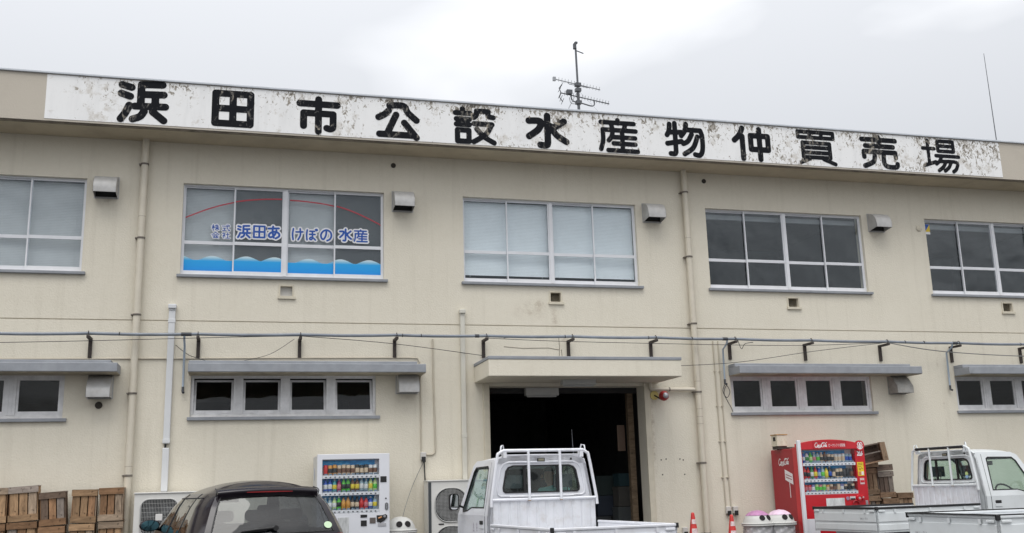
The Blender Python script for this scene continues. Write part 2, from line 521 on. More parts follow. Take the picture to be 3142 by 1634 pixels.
GLYPH = {
 '浜': ([[(9,13),(27,18)], [(8,33),(25,39)], crv((24,60),(17,78),(9,92)), [(46,10),(87,8)], [(46,10),(46,60)], [(46,33),(90,31)], [(74,33),(74,60)], [(35,61),(94,59)], crv((53,72),(46,84),(32,91)), [(70,72),(92,91)]], 7.6),
 '田': ([[(9,9),(91,9),(91,91),(9,91),(9,9)], [(50,9),(50,91)], [(9,50),(91,50)]], 8.6),
 '市': ([[(8,20),(92,20)], [(50,7),(50,93)], [(17,80),(17,45),(83,45),(83,76)], crv((83,74),(82,82),(76,85),(69,83))], 8.2),
 '公': ([crv((30,24),(20,35),(7,43)), crv((32,10),(64,9),(74,26),(94,46)), [(47,34),(27,84)], [(9,87),(84,87)], [(66,54),(94,92)]], 8.0),
 '設': ([[(23,7),(23,16)], [(7,18),(41,18)], [(9,34),(38,34)], [(9,48),(38,48)], [(11,63),(37,63),(37,92),(11,92),(11,63)], crv((48,28),(54,22),(55,10)), [(55,10),(82,10)], crv((82,10),(82,22),(93,25)), [(49,44),(90,44)], crv((89,44),(76,70),(48,92)), crv((55,58),(72,78),(94,92))], 6.4),
 '水': ([[(50,7),(50,82)], crv((50,82),(48,90),(42,92),(33,91)), crv((8,24),(34,24),(30,46),(8,68)), [(88,20),(60,43)], crv((57,36),(70,60),(92,78))], 8.8),
 '産': ([[(50,5),(50,14)], [(8,13),(90,13)], [(33,15),(36,31)], [(69,15),(65,31)], [(12,34),(94,34)], crv((12,34),(12,64),(6,90)), crv((36,42),(33,54),(26,64)), [(36,54),(92,54)], [(60,42),(60,92)], [(38,72),(92,72)], [(24,92),(97,92)]], 6.2),
 '物': ([crv((14,9),(12,28),(7,40)), [(11,32),(42,30)], [(27,6),(27,86)], crv((27,84),(24,92),(14,92)), [(7,64),(42,56)], crv((55,6),(52,24),(42,40)), [(52,22),(90,22)], crv((90,22),(94,40),(93,76),(86,92),(74,91)), crv((68,34),(58,54),(46,62)), crv((82,40),(70,72),(48,91))], 6.6),
 '仲': ([crv((28,6),(20,26),(7,42)), [(27,30),(27,94)], [(48,26),(91,26),(91,66),(48,66),(48,26)], [(70,7),(70,94)]], 7.6),
 '買': ([[(7,8),(93,8),(93,23),(7,23),(7,8)], [(36,8),(36,23)], [(64,8),(64,23)], [(17,38),(83,38),(83,78),(17,78),(17,38)], [(17,51),(83,51)], [(17,65),(83,65)], [(32,82),(11,93)], [(66,82),(94,94)]], 5.6),
 '売': ([[(50,6),(50,34)], [(7,14),(93,14)], [(15,33),(86,33)], [(10,66),(10,50),(91,50),(91,64)], crv((37,62),(32,80),(10,93)), crv((60,60),(60,82),(68,92),(90,92),(94,83))], 6.8),
 '場': ([[(19,7),(19,74)], [(5,30),(35,30)], [(6,80),(36,68)], [(45,7),(86,7),(86,36),(45,36),(45,7)], [(45,21),(86,21)], [(38,50),(98,50)], crv((52,52),(47,64),(37,74)), crv((46,66),(90,66),(89,84),(80,94)), crv((62,68),(54,82),(42,93)), crv((76,68),(69,82),(58,93))], 5.3),
 'あ': ([[(12,22),(84,18)], crv((44,6),(41,44),(50,88)), crv((68,34),(54,70),(28,86),(15,72),(30,52),(62,44),(86,58),(86,78),(64,93))], 6.8),
 'け': ([crv((15,8),(9,50),(14,92)), [(38,32),(95,30)], crv((72,7),(74,56),(56,92))], 7.2),
 'ぼ': ([crv((13,10),(8,50),(12,92)), [(36,20),(74,20)], [(34,46),(80,46)], crv((57,20),(58,72),(48,90),(34,82),(46,70),(66,76),(84,92)), [(84,5),(89,14)], [(95,3),(99,11)]], 6.8),
 'の': ([crv((52,16),(47,54),(30,82),(14,74),(9,50),(24,24),(54,12),(84,28),(91,56),(80,80),(58,92))], 7.4),
 '株': ([[(22,6),(22,94)], [(4,30),(42,30)], [(22,34),(6,64)], [(24,40),(40,56)], [(58,10),(50,30)], [(52,28),(90,28)], [(46,52),(96,52)], [(70,8),(70,94)], [(68,54),(46,82)], [(72,54),(96,80)]], 5.6),
 '式': ([[(6,26),(94,26)], crv((62,6),(66,50),(88,92),(94,76)), [(14,54),(52,54)], [(32,54),(32,86)], [(10,90),(54,82)], [(78,8),(88,16)]], 5.6),
 '会': ([crv((50,6),(28,30),(6,44)), crv((50,6),(72,28),(94,42)), [(30,46),(70,46)], [(14,64),(86,64)], [(42,64),(26,88),(76,84)], [(62,72),(86,94)]], 5.6),
 '社': ([[(24,4),(24,14)], [(6,26),(40,26),(8,64)], [(24,46),(24,94)], [(32,52),(42,62)], [(52,38),(94,38)], [(72,8),(72,90)], [(46,90),(98,90)]], 5.8),
 'script': ([crv((23,7),(14,4),(5,14),(3,26),(9,34),(20,31)), crv((8,37),(22,34),(34,39),(48,36)), crv((26,18),(21,26),(25,32),(30,26),(27,18),(33,20)), crv((42,20),(35,22),(33,29),(37,32),(43,28)), crv((53,20),(46,21),(44,29),(48,32),(53,26)), [(54,19),(54,32)],
             crv((78,5),(66,4),(58,14),(56,26),(61,34),(70,31)), crv((66,10),(78,4),(88,9),(99,2)), crv((75,18),(71,26),(74,32),(79,26),(76,18)), crv((88,10),(83,24),(84,32)), crv((95,20),(89,21),(87,29),(91,32),(95,26)), [(96,19),(96,32)]], 1.9),
}

def text_mesh(body, size, mat, name, parent, fn):
    """a line of plain type, placed by fn(u, v) -> point"""
    cu = bpy.data.curves.new(name, 'FONT'); cu.body = body; cu.size = size; cu.resolution_u = 3
    t = bpy.data.objects.new(name, cu); COL.objects.link(t)
    dg = bpy.context.evaluated_depsgraph_get(); dg.update()
    me = bpy.data.meshes.new_from_object(t.evaluated_get(dg))
    bpy.data.objects.remove(t); bpy.data.curves.remove(cu)
    for v in me.vertices:
        v.co = fn(v.co.x, v.co.y)
    me.materials.clear(); me.materials.append(mat); me.name = name
    return link(bpy.data.objects.new(name, me), parent)

# ================================================================ setting
asphalt = M('asphalt', (.055,.055,.057), .9, var=.25, scale=2., bump=.5, bscale=120)
g = MB()
g.add([(-300,-300,0),(300,-300,0),(300,300,0),(-300,300,0)], [(0,1,2,3)])
tag(g.build('ground', asphalt), kind='structure')

# ================================================================ market building
WALL = wall_material()
GREY = M('grey_trim_paint', (.27,.285,.31), .6, var=.12, scale=5, dirt=.35, dirtcol=(.42,.43,.45), dscale=3)
ALU = M('white_aluminium', (.74,.75,.78), .38, metal=.0, var=.05, scale=4)
ALU2 = M('weathered_aluminium', (.70,.70,.71), .5, metal=.0, var=.12, scale=7, dirt=.3, dirtcol=(.25,.25,.25), dscale=6)
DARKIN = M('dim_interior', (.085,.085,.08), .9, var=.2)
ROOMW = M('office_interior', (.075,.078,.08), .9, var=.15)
GLASS_UP = glass('window_glass', (.95,.97,.98), 1.5, 0., (.90,.96,1.))
GLASS_LO = glass('dusty_lower_glass', (.75,.77,.77), 1.32, .04)
BLIND_G = M('grey_blind_slats', (.52,.53,.53), .6, var=.05)
BLIND_W = M('white_blind_slats', (.88,.91,.92), .55, var=.04)
MESHF = film('insect_screen', (.10,.105,.11), .42)
BLACK = M('black_rubber', (.012,.012,.013), .6, var=.1)

bld = empty('market_building', (0,0,0), 0, 'two-storey cream stucco fish market hall with a long flaking name board along the eaves', 'building')
X0, X1 = -9.0, 22.0
ZT, ZB = 6.145, 4.675
EAVE_Y, SOF, PTOP = -.65, 6.81, 7.545
UPW = [(-5.55,-2.40), (-.99,2.16), (3.49,6.60), (7.945,11.14), (12.52,15.68)]
LOW = [(-5.40,-2.525), (-.76,2.035), (8.19,10.985), (12.765,15.6)]
LZ0, LZ1 = 2.49, 3.12
VENTS = [(.527,.714), (4.972,5.155), (9.45,9.65), (14.04,14.25)]
VZ0, VZ1 = 4.368, 4.528
ENT = (3.872, 6.557, 2.95)
RZ = 3.952         # construction joint between the storeys

def R4(x0, x1, z0, z1): return [(x0,z0),(x1,z0),(x1,z1),(x0,z1)]
wall_fn = lambda a, b: (a, 0, b)
w = MB()
w.plate([(X0,0),(ENT[0],0),(ENT[0],ENT[2]),(ENT[1],ENT[2]),(ENT[1],0),(X1,0),(X1,RZ-.008),(X0,RZ-.008)], [R4(a,b,LZ0,LZ1) for a,b in LOW], wall_fn, (0,.3,0))
w.plate(R4(X0,X1,RZ+.008,SOF+.3), [R4(a,b,ZB,ZT) for a,b in UPW] + [R4(a,b,VZ0,VZ1) for a,b in VENTS], wall_fn, (0,.22,0))
w.box(X0, X1, .02, .2, RZ-.05, RZ+.05)
w.build('wall', WALL, bld)

# eaves slab and parapet
p = MB()
p.box(X0, X1, EAVE_Y, -.002, SOF, SOF+.12)
p.box(X0, X1, EAVE_Y, EAVE_Y+.18, SOF+.12, PTOP)
p.build('parapet', M('taupe_parapet_paint', (.50,.455,.385), .8, var=.07, scale=2, bump=.3, bscale=45, dirt=.25, dirtcol=(.3,.27,.23), dscale=2), bld)
sf = MB(); sf.box(X0, X1, EAVE_Y+.075, -.003, SOF-.012, SOF-.001)
sf.build('soffit', M('stained_cream_soffit', (.50,.43,.31), .85, var=.10, scale=1.5, bump=.3, bscale=40, dirt=.45, dirtcol=(.27,.21,.14), dscale=2.5), bld)
# stained drip edge along the foot of the parapet, butted under the slab
d = MB(); d.box(X0, X1, EAVE_Y+.03, EAVE_Y+.07, SOF-.022, SOF-.001)
d.build('drip_edge', M('stained_drip_edge', (.22,.19,.145), .9, var=.35, scale=6), bld)
c = MB(); c.box(X0, X1, EAVE_Y-.03, EAVE_Y+.21, PTOP+.001, PTOP+.035)
c.build('coping', M('metal_coping', (.56,.59,.63), .5, var=.1), bld, bevel=.006)
rf = MB(); rf.box(X0, X1, -.0, 14, 7.12, 7.25); rf.box(X0, X0+.2, .3, 14, 0, 7.1); rf.box(X1-.2, X1, .3, 14, 0, 7.1); rf.box(X0, X1, 13.8, 14, 0, 7.1)
rf.build('roof', M('roof_concrete', (.3,.3,.29), .9), bld)
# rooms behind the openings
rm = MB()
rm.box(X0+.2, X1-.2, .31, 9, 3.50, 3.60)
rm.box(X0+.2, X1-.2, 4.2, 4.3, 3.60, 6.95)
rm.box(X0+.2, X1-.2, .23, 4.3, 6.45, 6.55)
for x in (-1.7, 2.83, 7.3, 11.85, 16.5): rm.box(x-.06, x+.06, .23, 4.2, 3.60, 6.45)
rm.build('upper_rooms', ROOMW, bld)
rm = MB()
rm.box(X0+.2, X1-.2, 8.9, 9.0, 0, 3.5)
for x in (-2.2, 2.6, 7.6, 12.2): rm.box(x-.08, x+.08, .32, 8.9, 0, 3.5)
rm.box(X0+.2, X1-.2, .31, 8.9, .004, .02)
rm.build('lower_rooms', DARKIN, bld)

# ---- painted name board
SIGN = sign_material('flaking_white_paint', (.84,.84,.835), (.36,.33,.285), (.10,.088,.075), .612)
SLET = sign_material('worn_black_paint', (.009,.010,.013), (.085,.083,.08), (.34,.30,.24), .555, True)
sg = MB(); sg.box(-2.95, 13.87, EAVE_Y-.006, EAVE_Y-.001, SOF+.03, PTOP-.012)
sign = sg.build('name_board', SIGN, bld)
sign['label'] = 'white painted board with flaking black lettering'
SY = EAVE_Y - .0095
for k, a, b, z0, z1 in [('浜',-1.962,-1.207,6.850,7.545),('田',-.593,.049,6.882,7.481),('市',.680,1.387,6.845,7.490),('公',1.925,2.660,6.840,7.487),('設',3.197,3.944,6.845,7.494),('水',4.428,5.220,6.845,7.487),
                        ('産',5.718,6.480,6.850,7.484),('物',6.940,7.714,6.850,7.504),('仲',8.214,8.999,6.845,7.509),('買',9.501,10.318,6.850,7.513),('売',10.801,11.634,6.853,7.515),('場',12.110,12.970,6.852,7.514)]:
    glyph('letter', k, a, b, z0, z1, SY, SLET, sign, r=GLYPH[k][1]*(1.07 if k not in '買場' else 1.0), n=84)

# ---- upper windows: four sliding sashes with a transom each
def upper_window(i, x0, x1):
    m = MB()
    y0, y1 = .075, .135
    m.box(x0, x1, y0-.012, y1, ZT-.022, ZT-.001)
    m.box(x0, x1, y0-.012, y1, ZB+.001, ZB+.03)
    m.box(x0+.001, x0+.020, y0-.012, y1, ZB+.03, ZT-.022)
    m.box(x1-.020, x1-.001, y0-.012, y1, ZB+.03, ZT-.022)
    xm = (x0+x1)/2
    m.box(xm-.030, xm+.030, y0-.02, y1-.003, ZB+.03, ZT-.022)
    win = m.build('window', ALU, bld)
    win['label'] = ['sliding window behind drawn grey blinds, cut by the left edge', 'sliding window with red arc, blue lettering and blue waves on its panes', 'sliding window with pale drawn blinds', 'dark sliding window right of the tall drainpipe', 'dark sliding window with a small sticker in its corner'][i]
    bays = [(x0+.020, (x0+xm)/2+.014), ((x0+xm)/2-.014, xm-.030), (xm+.030, (x1+xm)/2+.014), ((x1+xm)/2-.014, x1-.020)]
    zt, zb, zr = ZT-.022, ZB+.03, 5.215
    gl = []
    for k, (a, b) in enumerate(bays):
        y = .100 if k in (0, 2) else .070          # inner and outer track
        s = MB(); st = .022
        s.box(a, a+st, y, y+.024, zb, zt); s.box(b-st, b, y, y+.024, zb, zt)
        s.box(a+st, b-st, y, y+.024, zt-.022, zt); s.box(a+st, b-st, y, y+.024, zb, zb+.058)
        s.box(a+st, b-st, y+.001, y+.023, zr-.026, zr+.026)
        s.build('sash', ALU, win)
        for q0, q1 in ((zb+.058, zr-.026), (zr+.026, zt-.022)):
            MB().box(a+st, b-st, y+.009, y+.015, q0, q1).build('pane', GLASS_UP, win)
        gl.append((a+st, b-st, y))
        if i == 1 and k in (1, 3) or i == 0 and k == 0:
            MB().box(a+st, b-st, y+.034, y+.035, zb+.05, zt-.022).build('insect_screen', MESHF, win)
    # blinds
    bl = MB()
    if i in (0, 1, 2):
        zlow = 4.80 if i == 2 else 4.70
        n = int((6.09 - zlow) / .025)
        for h in range(2):
            xa, xb = ((x0+.02, xm-.03), (xm+.03, x1-.02))[h]
            zl = zlow if not (i == 2 and h == 1) else zlow + .015
            for k in range(n):
                z = 6.09 - k*.025
                if z < zl: break
                bl.add([(xa,.1815,z+.0135),(xb,.1815,z+.0135),(xb,.1775,z-.0115),(xa,.1775,z-.0115)], [(0,1,2,3)])
            for xs in (xa+.12, (xa+xb)/2, xb-.12):
                bl.box(xs-.002, xs+.002, .1725, .1735, zl, 6.09)
        bl.build('blind', BLIND_W if i == 2 else BLIND_G, win, recalc=False)
    else:
        bl.box(x0+.03, x1-.03, .20, .24, 6.00, 6.085)
        for k in range(4): bl.box(x0+.03, x1-.03, .198, .242, 6.006+k*.02, 6.011+k*.02)
        bl.build('blind', M('raised_blind', (.30,.31,.32), .6), win)
    sl = MB()
    sl.box(x0-.045, x1+.06, -.055, .055, ZB-.045, ZB-.001)
    sl.build('sill', GREY, win, bevel=.005)
    return win, gl
wins = [upper_window(i, a, b) for i, (a, b) in enumerate(UPW)]

# ---- print on the panes of the second window
BLUE = M('navy_film', (.012,.085,.40), .5, var=.03)
WHITEF = M('white_film', (.80,.80,.82), .5, var=.03)
REDF = M('red_film', (.46,.05,.07), .5, var=.05)
w1, gl1 = wins[1]
def wave_material():
    m = bpy.data.materials.new('blue_wave_film'); m.use_nodes = True
    nt = m.node_tree; b = nt.nodes['Principled BSDF']; b.inputs['Roughness'].default_value = .5
    g_ = nd(nt, 'ShaderNodeNewGeometry'); s_ = nd(nt, 'ShaderNodeSeparateXYZ'); nt.links.new(g_.outputs['Position'], s_.inputs[0])
    r_ = nd(nt, 'ShaderNodeMapRange'); r_.inputs[1].default_value = 4.75; r_.inputs[2].default_value = 5.01
    nt.links.new(s_.outputs['Z'], r_.inputs[0])
    c_ = nd(nt, 'ShaderNodeValToRGB'); e_ = c_.color_ramp.elements
    e_[0].position = 0; e_[0].color = (.003,.24,.70,1); e_[1].position = 1; e_[1].color = (.70,.80,.83,1)
    for pos, cc in ((.35,(.005,.31,.76,1)), (.68,(.01,.36,.78,1)), (.80,(.22,.52,.72,1))):
        q = c_.color_ramp.elements.new(pos); q.color = cc
    nt.links.new(r_.outputs[0], c_.inputs[0]); nt.links.new(c_.outputs[0], b.inputs['Base Color'])
    return m
WAVE = wave_material()
arc_pts = [(-1.0,5.59),(-.604,5.77),(-.237,5.887),(.146,5.95),(.526,5.972),(.95,5.958),(1.36,5.905),(1.736,5.788),(2.2,5.57)]
arc = smooth_line([Vector((x,0,z)) for x, z in arc_pts], 10)
crest = [-1.02, -.52, -.005, .43, .965, 1.47, 1.93, 2.4]
for k, (a, b, y) in enumerate(gl1):
    yy = y + .009 - .0022
    pts = [p_ for p_ in arc if a-.02 < p_.x < b+.02]
    clip = lambda x: min(max(x, a), b)
    P = [[(clip(q.x), yy, q.z+.011) for q in pts], [(clip(q.x), yy, q.z-.011) for q in pts]]
    MB().grid(P, False).build('red_arc', REDF, w1, recalc=False)
    n = 28; xs = [a + (b-a)*j/n for j in range(n+1)]
    def hz(x):
        d_ = min(abs(x-c_) for c_ in crest)
        return 4.938 + .070*max(0., math.cos(min(d_/.21, 1.)*math.pi/2))**1.2
    MB().grid([[(x, yy, hz(x)) for x in xs], [(x, yy, ZB+.089) for x in xs]], False).build('blue_wave', WAVE, w1, recalc=False)
for key, a, b, z0, z1 in [('株',-.551,-.428,5.412,5.524),('式',-.394,-.267,5.414,5.527),('会',-.547,-.424,5.293,5.400),('社',-.387,-.263,5.293,5.403),('浜',-.160,.056,5.300,5.525),('田',.086,.281,5.310,5.525),('あ',.308,.511,5.303,5.528),
                          ('け',.690,.878,5.303,5.515),('ぼ',.912,1.106,5.308,5.515),('の',1.138,1.334,5.303,5.512),('水',1.440,1.652,5.306,5.528),('産',1.676,1.909,5.304,5.522)]:
    yy = [y for (p0, p1, y) in gl1 if p0-.05 <= (a+b)/2 <= p1+.05][0] + .009
    r = 5.2 if key in '株式会社' else (7.2 if key not in '産' else 5.6)
    glyph('letter_outline', key, a, b, z0, z1, yy-.003, WHITEF, w1, r=r, grow=.023 if key not in '株式会社' else .013, n=44)
    glyph('letter', key, a, b, z0, z1, yy-.0055, BLUE, w1, r=r, n=44)
# sticker on the last window
w4 = wins[4][0]; y4 = wins[4][1][0][2] + .005
YEL = M('yellow_film', (.72,.52,.03), .5)
MB().box(12.59, 12.70, y4-.002, y4, 5.865, 6.065).build('sticker', WHITEF, w4)
MB().add([(12.592,y4-.004,5.915),(12.698,y4-.004,5.915),(12.698,y4-.004,6.062)], [(0,1,2)]).build('sticker_print', YEL, w4, recalc=False)
MB().add([(12.592,y4-.004,5.918),(12.696,y4-.004,6.062),(12.592,y4-.004,6.062)], [(0,1,2)]).build('sticker_print', BLUE, w4, recalc=False)

# ---- lower windows: four small tilting lights under a concrete hood
def lower_window(i, x0, x1, tilt):
    m = MB(); y0, y1 = .05, .13
    m.box(x0, x1, y0, y1, LZ1-.04, LZ1-.001); m.box(x0, x1, y0, y1, LZ0+.001, LZ0+.05)
    n = 4; pitch = (x1-x0)/n
    for k in range(n+1):
        xc = x0 + k*pitch
        a, b = (xc+.001, xc+.045) if k == 0 else (xc-.045, xc-.001) if k == n else (xc-.07, xc+.07)
        m.box(a, b, y0-.008, y1-.004, LZ0+.05, LZ1-.04)
        if 0 < k < n:
            m.box(xc-.028, xc-.022, y0-.013, y0-.009, LZ0+.05, LZ1-.04); m.box(xc+.022, xc+.028, y0-.013, y0-.009, LZ0+.05, LZ1-.04)
    win = m.build('window', ALU2, bld)
    win['label'] = ['small lights cut by the left edge', 'row of four small tilted lights above the parked dark car', 'row of four small closed lights above the red machine', 'small lights at the right edge'][i]
    for k in range(n):
        a = x0 + k*pitch + (.046 if k == 0 else .071); b = x0 + (k+1)*pitch - (.046 if k == n-1 else .071)
        za, zb = LZ0+.051, LZ1-.041
        def fn(x, y, z, t=tilt):                       # hinged at the foot, head leaning in
            d_ = z - za
            return (x, y + d_*math.sin(t), za + d_*math.cos(t))
        s = MB(); st = .034
        s.box(a, a+st, .06, .09, za, zb, fn); s.box(b-st, b, .06, .09, za, zb, fn)
        s.box(a+st, b-st, .06, .09, za, za+.055, fn); s.box(a+st, b-st, .06, .09, zb-.032, zb, fn)
        if tilt: s.box(a+.07, a+.16, .05, .06, za+.002, za+.012); s.box(b-.16, b-.07, .05, .06, za+.002, za+.012)
        s.build('sash', ALU2, win)
        MB().box(a+st, b-st, .072, .078, za+.055, zb-.032, fn).build('pane', GLASS_LO, win)
    sl = MB(); sl.box(x0-.035, x1+.06, -.05, .045, LZ0-.05, LZ0-.001)
    sl.build('sill', GREY, win, bevel=.005)
for i, (a, b) in enumerate(LOW): lower_window(i, a, b, math.radians(13) if i == 1 else 0.)

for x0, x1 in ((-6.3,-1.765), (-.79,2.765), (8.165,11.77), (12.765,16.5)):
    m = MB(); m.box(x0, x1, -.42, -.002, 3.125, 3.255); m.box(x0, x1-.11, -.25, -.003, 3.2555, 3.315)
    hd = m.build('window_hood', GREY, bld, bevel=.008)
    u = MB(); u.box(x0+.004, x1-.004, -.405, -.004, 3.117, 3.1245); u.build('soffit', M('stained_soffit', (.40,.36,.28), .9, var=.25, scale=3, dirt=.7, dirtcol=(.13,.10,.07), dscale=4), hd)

# ---- small air inlets under the upper windows
CREAM = M('cream_gloss_paint', (.60,.55,.44), .6, var=.08, scale=6)
for k, (a, b) in enumerate(VENTS):
    m = MB()
    m.plate(R4(a-.022,b+.022,VZ0-.005,VZ1+.022), [R4(a+.001,b-.001,VZ0+.001,VZ1-.001)], lambda x, z: (x,-.014,z), (0,.0135,0))
    m.box(a-.035, b+.05, -.032, -.0005, VZ0-.045, VZ0-.006)
    v = m.build('air_inlet', CREAM, bld)
    if k == 0:
        MB().box(a+.002, b-.002, .055, .065, VZ0+.002, VZ1-.002).build('cover', M('grey_cover', (.52,.51,.49), .6), v)
    else:
        l = MB()
        for q in range(7):
            z = VZ0 + .012 + q*.022
            l.add([(a+.003,.05,z),(b-.003,.05,z),(b-.003,.075,z+.018),(a+.003,.075,z+.018)], [(0,1,2,3)])
        l.build('louvre', M('rusty_louvre', (.30,.26,.19), .8, var=.3, scale=20), v, recalc=False)
        MB().box(a+.002, b-.002, .12, .125, VZ0+.002, VZ1-.002).build('back', DARKIN, v)

# ---- entrance: casings, canopy and reveal
ent = MB().box(ENT[1]+.001, ENT[1]+.085, -.035, .3, 0, ENT[2]+.05).build('entrance_casing', CREAM, bld, bevel=.008)
MB().box(ENT[0]-.10, ENT[0]-.001, -.035, .3, 0, ENT[2]+.05).build('entrance_casing', CREAM, bld, bevel=.008)
m = MB(); m.box(6.62, 6.665, -.022, -.001, 0, 2.99); m.build('moulding', CREAM, ent)
bx('timber_post', wood('old_timber', (.20,.145,.095)), ent, 6.40, 6.50, .36, .46, 0, 2.95)
bx('lintel', M('dark_lintel', (.03,.03,.03), .9), ent, ENT[0], ENT[1], .31, .37, 2.86, 3.4)
m = MB(); m.box(3.63, 6.83, -1.0, -.002, 3.0, 3.262)
cano = m.build('entrance_canopy', WALL, bld, bevel=.012)
m = MB(); m.box(3.622, 6.838, -1.008, -.001, 3.263, 3.312); m.build('coping', GREY, cano, bevel=.006)
# panel of patched render above the canopy
m = MB()
for q in ([(4.14,0,3.60),(4.45,0,3.575),(4.9,0,3.585),(5.09,0,3.555)], [(5.09,0,3.79),(5.10,0,3.62),(5.09,0,3.45)], [(4.14,0,3.74),(4.22,0,3.76),(4.9,0,3.765)], [(5.13,0,3.56),(5.14,0,3.44)]):
    m.tube([(p_[0], -.001, p_[2]) for p_ in q], .005, 5)
m.build('crack', M('dark_crack', (.20,.17,.13), .9), bld)
# old fixing holes
m = MB()
for x, z in ((6.81,1.714),(6.90,1.726),(7.15,1.722),(7.21,1.706),(6.82,1.472),(7.22,1.467)):
    m.cyl((x,-.003,z),(x,.0,z), .012, n=8)
for x, z, r in ((2.317,6.622,.028),(7.956,6.649,.028),(-2.04,2.675,.035)):
    m.lathe([(r*1.5,-.012),(r*1.5,-.001)], (x,0,z), 14, 'y')
m.build('fixing_holes', M('dark_hole', (.05,.043,.035), .9), bld)
m = MB(); m.lathe([(.055,-.016),(.05,-.02),(.0,-.022)], (12.37,0,5.945), 18, 'y', cap=False); m.build('blank_plate', CREAM, bld)

# ================================================================ fittings on the front (each could be unscrewed)
PIPE = M('cream_pvc', (.62,.57,.47), .5, var=.05, scale=4, dirt=.3, dirtcol=(.42,.37,.29), dscale=4)
CLAMP = M('rusty_clamp', (.16,.14,.12), .7, var=.3, scale=30)
def drainpipe(x, label, kinks=()):
    o = empty('drainpipe', (x, -.085, 0), 0, label, 'drainpipe', 'tall drainpipes down the front')
    m = MB(); m.cyl((0,0,.12), (0,0,SOF-.001), .052, n=20)
    m.build('pipe', PIPE, o)
    for z in kinks: MB().cyl((0,0,z-.004),(0,0,z+.004), .0535, n=20).build('joint_ring', M('pipe_joint', (.40,.35,.28), .7), o)
    for z in (6.39,5.21,4.02,2.84,1.65,.5):
        c_ = MB(); c_.lathe([(.0585,-.014),(.061,-.012),(.061,.012),(.0585,.014)], (0,0,z), 20, cap=False); c_.box(-.085,-.03,-.012,.084,z-.008,z+.008)
        c_.build('clamp', CLAMP, o)
    return o
drainpipe(-1.572, 'cream drainpipe between the two left upper windows', (5.55, 1.78))
drainpipe(7.528, 'cream drainpipe to the right of the entrance', (5.55, 3.02, 2.80, 2.55, 2.42, 2.30))

DUCT = M('white_duct', (.64,.65,.66), .45, var=.04)
DUCT2 = M('cream_duct', (.60,.58,.51), .5, var=.05)
def duct(x0, x1, ztop, zbot, mat, label, split=None):
    o = empty('pipe_duct', ((x0+x1)/2, 0, zbot), 0, label, 'duct', 'aircon pipe covers on the front'); h = (x1-x0)/2
    m = MB()
    if split:
        m.box(-h, h, -.07, -.001, 0, split-.03-zbot); m.box(-h, h, -.07, -.001, split+.03-zbot, ztop-.1-zbot)
        MB().cyl((-.012,-.03,split-.03-zbot), (-.012,-.03,split+.03-zbot), .014, n=8).build('bare_pipe', BLACK, o)
    else:
        m.box(-h, h, -.07, -.001, 0, ztop-.1-zbot)
    m.build('cover', mat, o, bevel=.01)
    m = MB(); m.box(-h-.012, h+.012, -.10, -.001, ztop-.07-zbot, ztop-zbot); m.box(-h-.004, h+.004, -.076, -.001, ztop-.1-zbot, ztop-.0705-zbot)
    m.build('top_cap', mat, o, bevel=.012)
    for z in ([3.95, 2.15] if split else [2.17]):
        MB().box(-h-.005, h+.005, -.075, -.001, z-zbot-.04, z-zbot+.02).build('joint', mat, o, bevel=.004)
duct(-1.117, -1.022, 4.195, 1.405, DUCT, 'white square pipe cover beside the left drainpipe', 2.07)
duct(3.40, 3.476, 4.20, 1.472, DUCT2, 'cream pipe cover left of the entrance canopy')

HOODM = M('galvanised_hood', (.47,.465,.455), .5, metal=.15, var=.12, scale=8, dirt=.35, dirtcol=(.33,.29,.22), dscale=7)
HOODD = M('hood_inside', (.03,.03,.03), .9)
def vent_hood(x, z, label, boxy=False, tone=HOODM):
    o = empty('vent_hood', (x, 0, z), 0, label, 'vent hood', 'metal vent hoods on the front')
    w_, h_, d_ = .33, .335, .26
    if boxy: prof = [(0,h_),(-.05,h_),(-.15,h_*.78),(-d_,h_*.36),(-d_,.0)]
    else: prof = [(0,h_)] + [(-d_*math.sin(a*math.pi/2/7), .10+(h_-.10)*math.cos(a*math.pi/2/7)) for a in range(1,8)] + [(-d_,.035)]
    m = MB()
    P = [[(-w_/2,y,z_) for y, z_ in prof], [(w_/2,y,z_) for y, z_ in prof]]
    m.grid(P, True); m.grid([[(q[0]*.985,q[1]+.004,q[2]-.004) for q in r_] for r_ in P], True)
    for sx in (-1, 1):
        pl = [(y, z_) for y, z_ in prof] + [(0,.0)]
        m.plate(pl, [], lambda a, b, sx=sx: (sx*(w_/2-.004), a, b), (sx*.004,0,0))
    m.build('shell', tone, o, recalc=False)
    f = MB(); f.box(-w_/2-.015, w_/2+.015, -.006, -.0005, -.01, h_+.012); f.build('flange', tone, o)
    f = MB(); f.box(-w_/2+.01, w_/2-.01, -.012, -.0065, .02, h_-.03); f.build('duct_mouth', HOODD, o)
    return o
vent_hood(-2.112, 5.84, 'curved metal vent hood right of the leftmost upper window')
vent_hood(2.468, 5.83, 'curved metal vent hood right of the window with blue waves')
vent_hood(6.90, 5.83, 'curved metal vent hood right of the pale-blind window')
vent_hood(11.44, 5.84, 'curved metal vent hood between the two dark upper windows')
vent_hood(-2.03, 2.775, 'soot-marked vent hood under the leftmost lower hood slab', True)
vent_hood(2.525, 2.835, 'vent hood under the slab above the white vending machine', True)
vent_hood(11.50, 2.80, 'dull grey vent hood under the slab above the heaped crates', True, M('dull_hood', (.33,.32,.30), .7, var=.2, scale=12, dirt=.5, dirtcol=(.18,.15,.11), dscale=8))

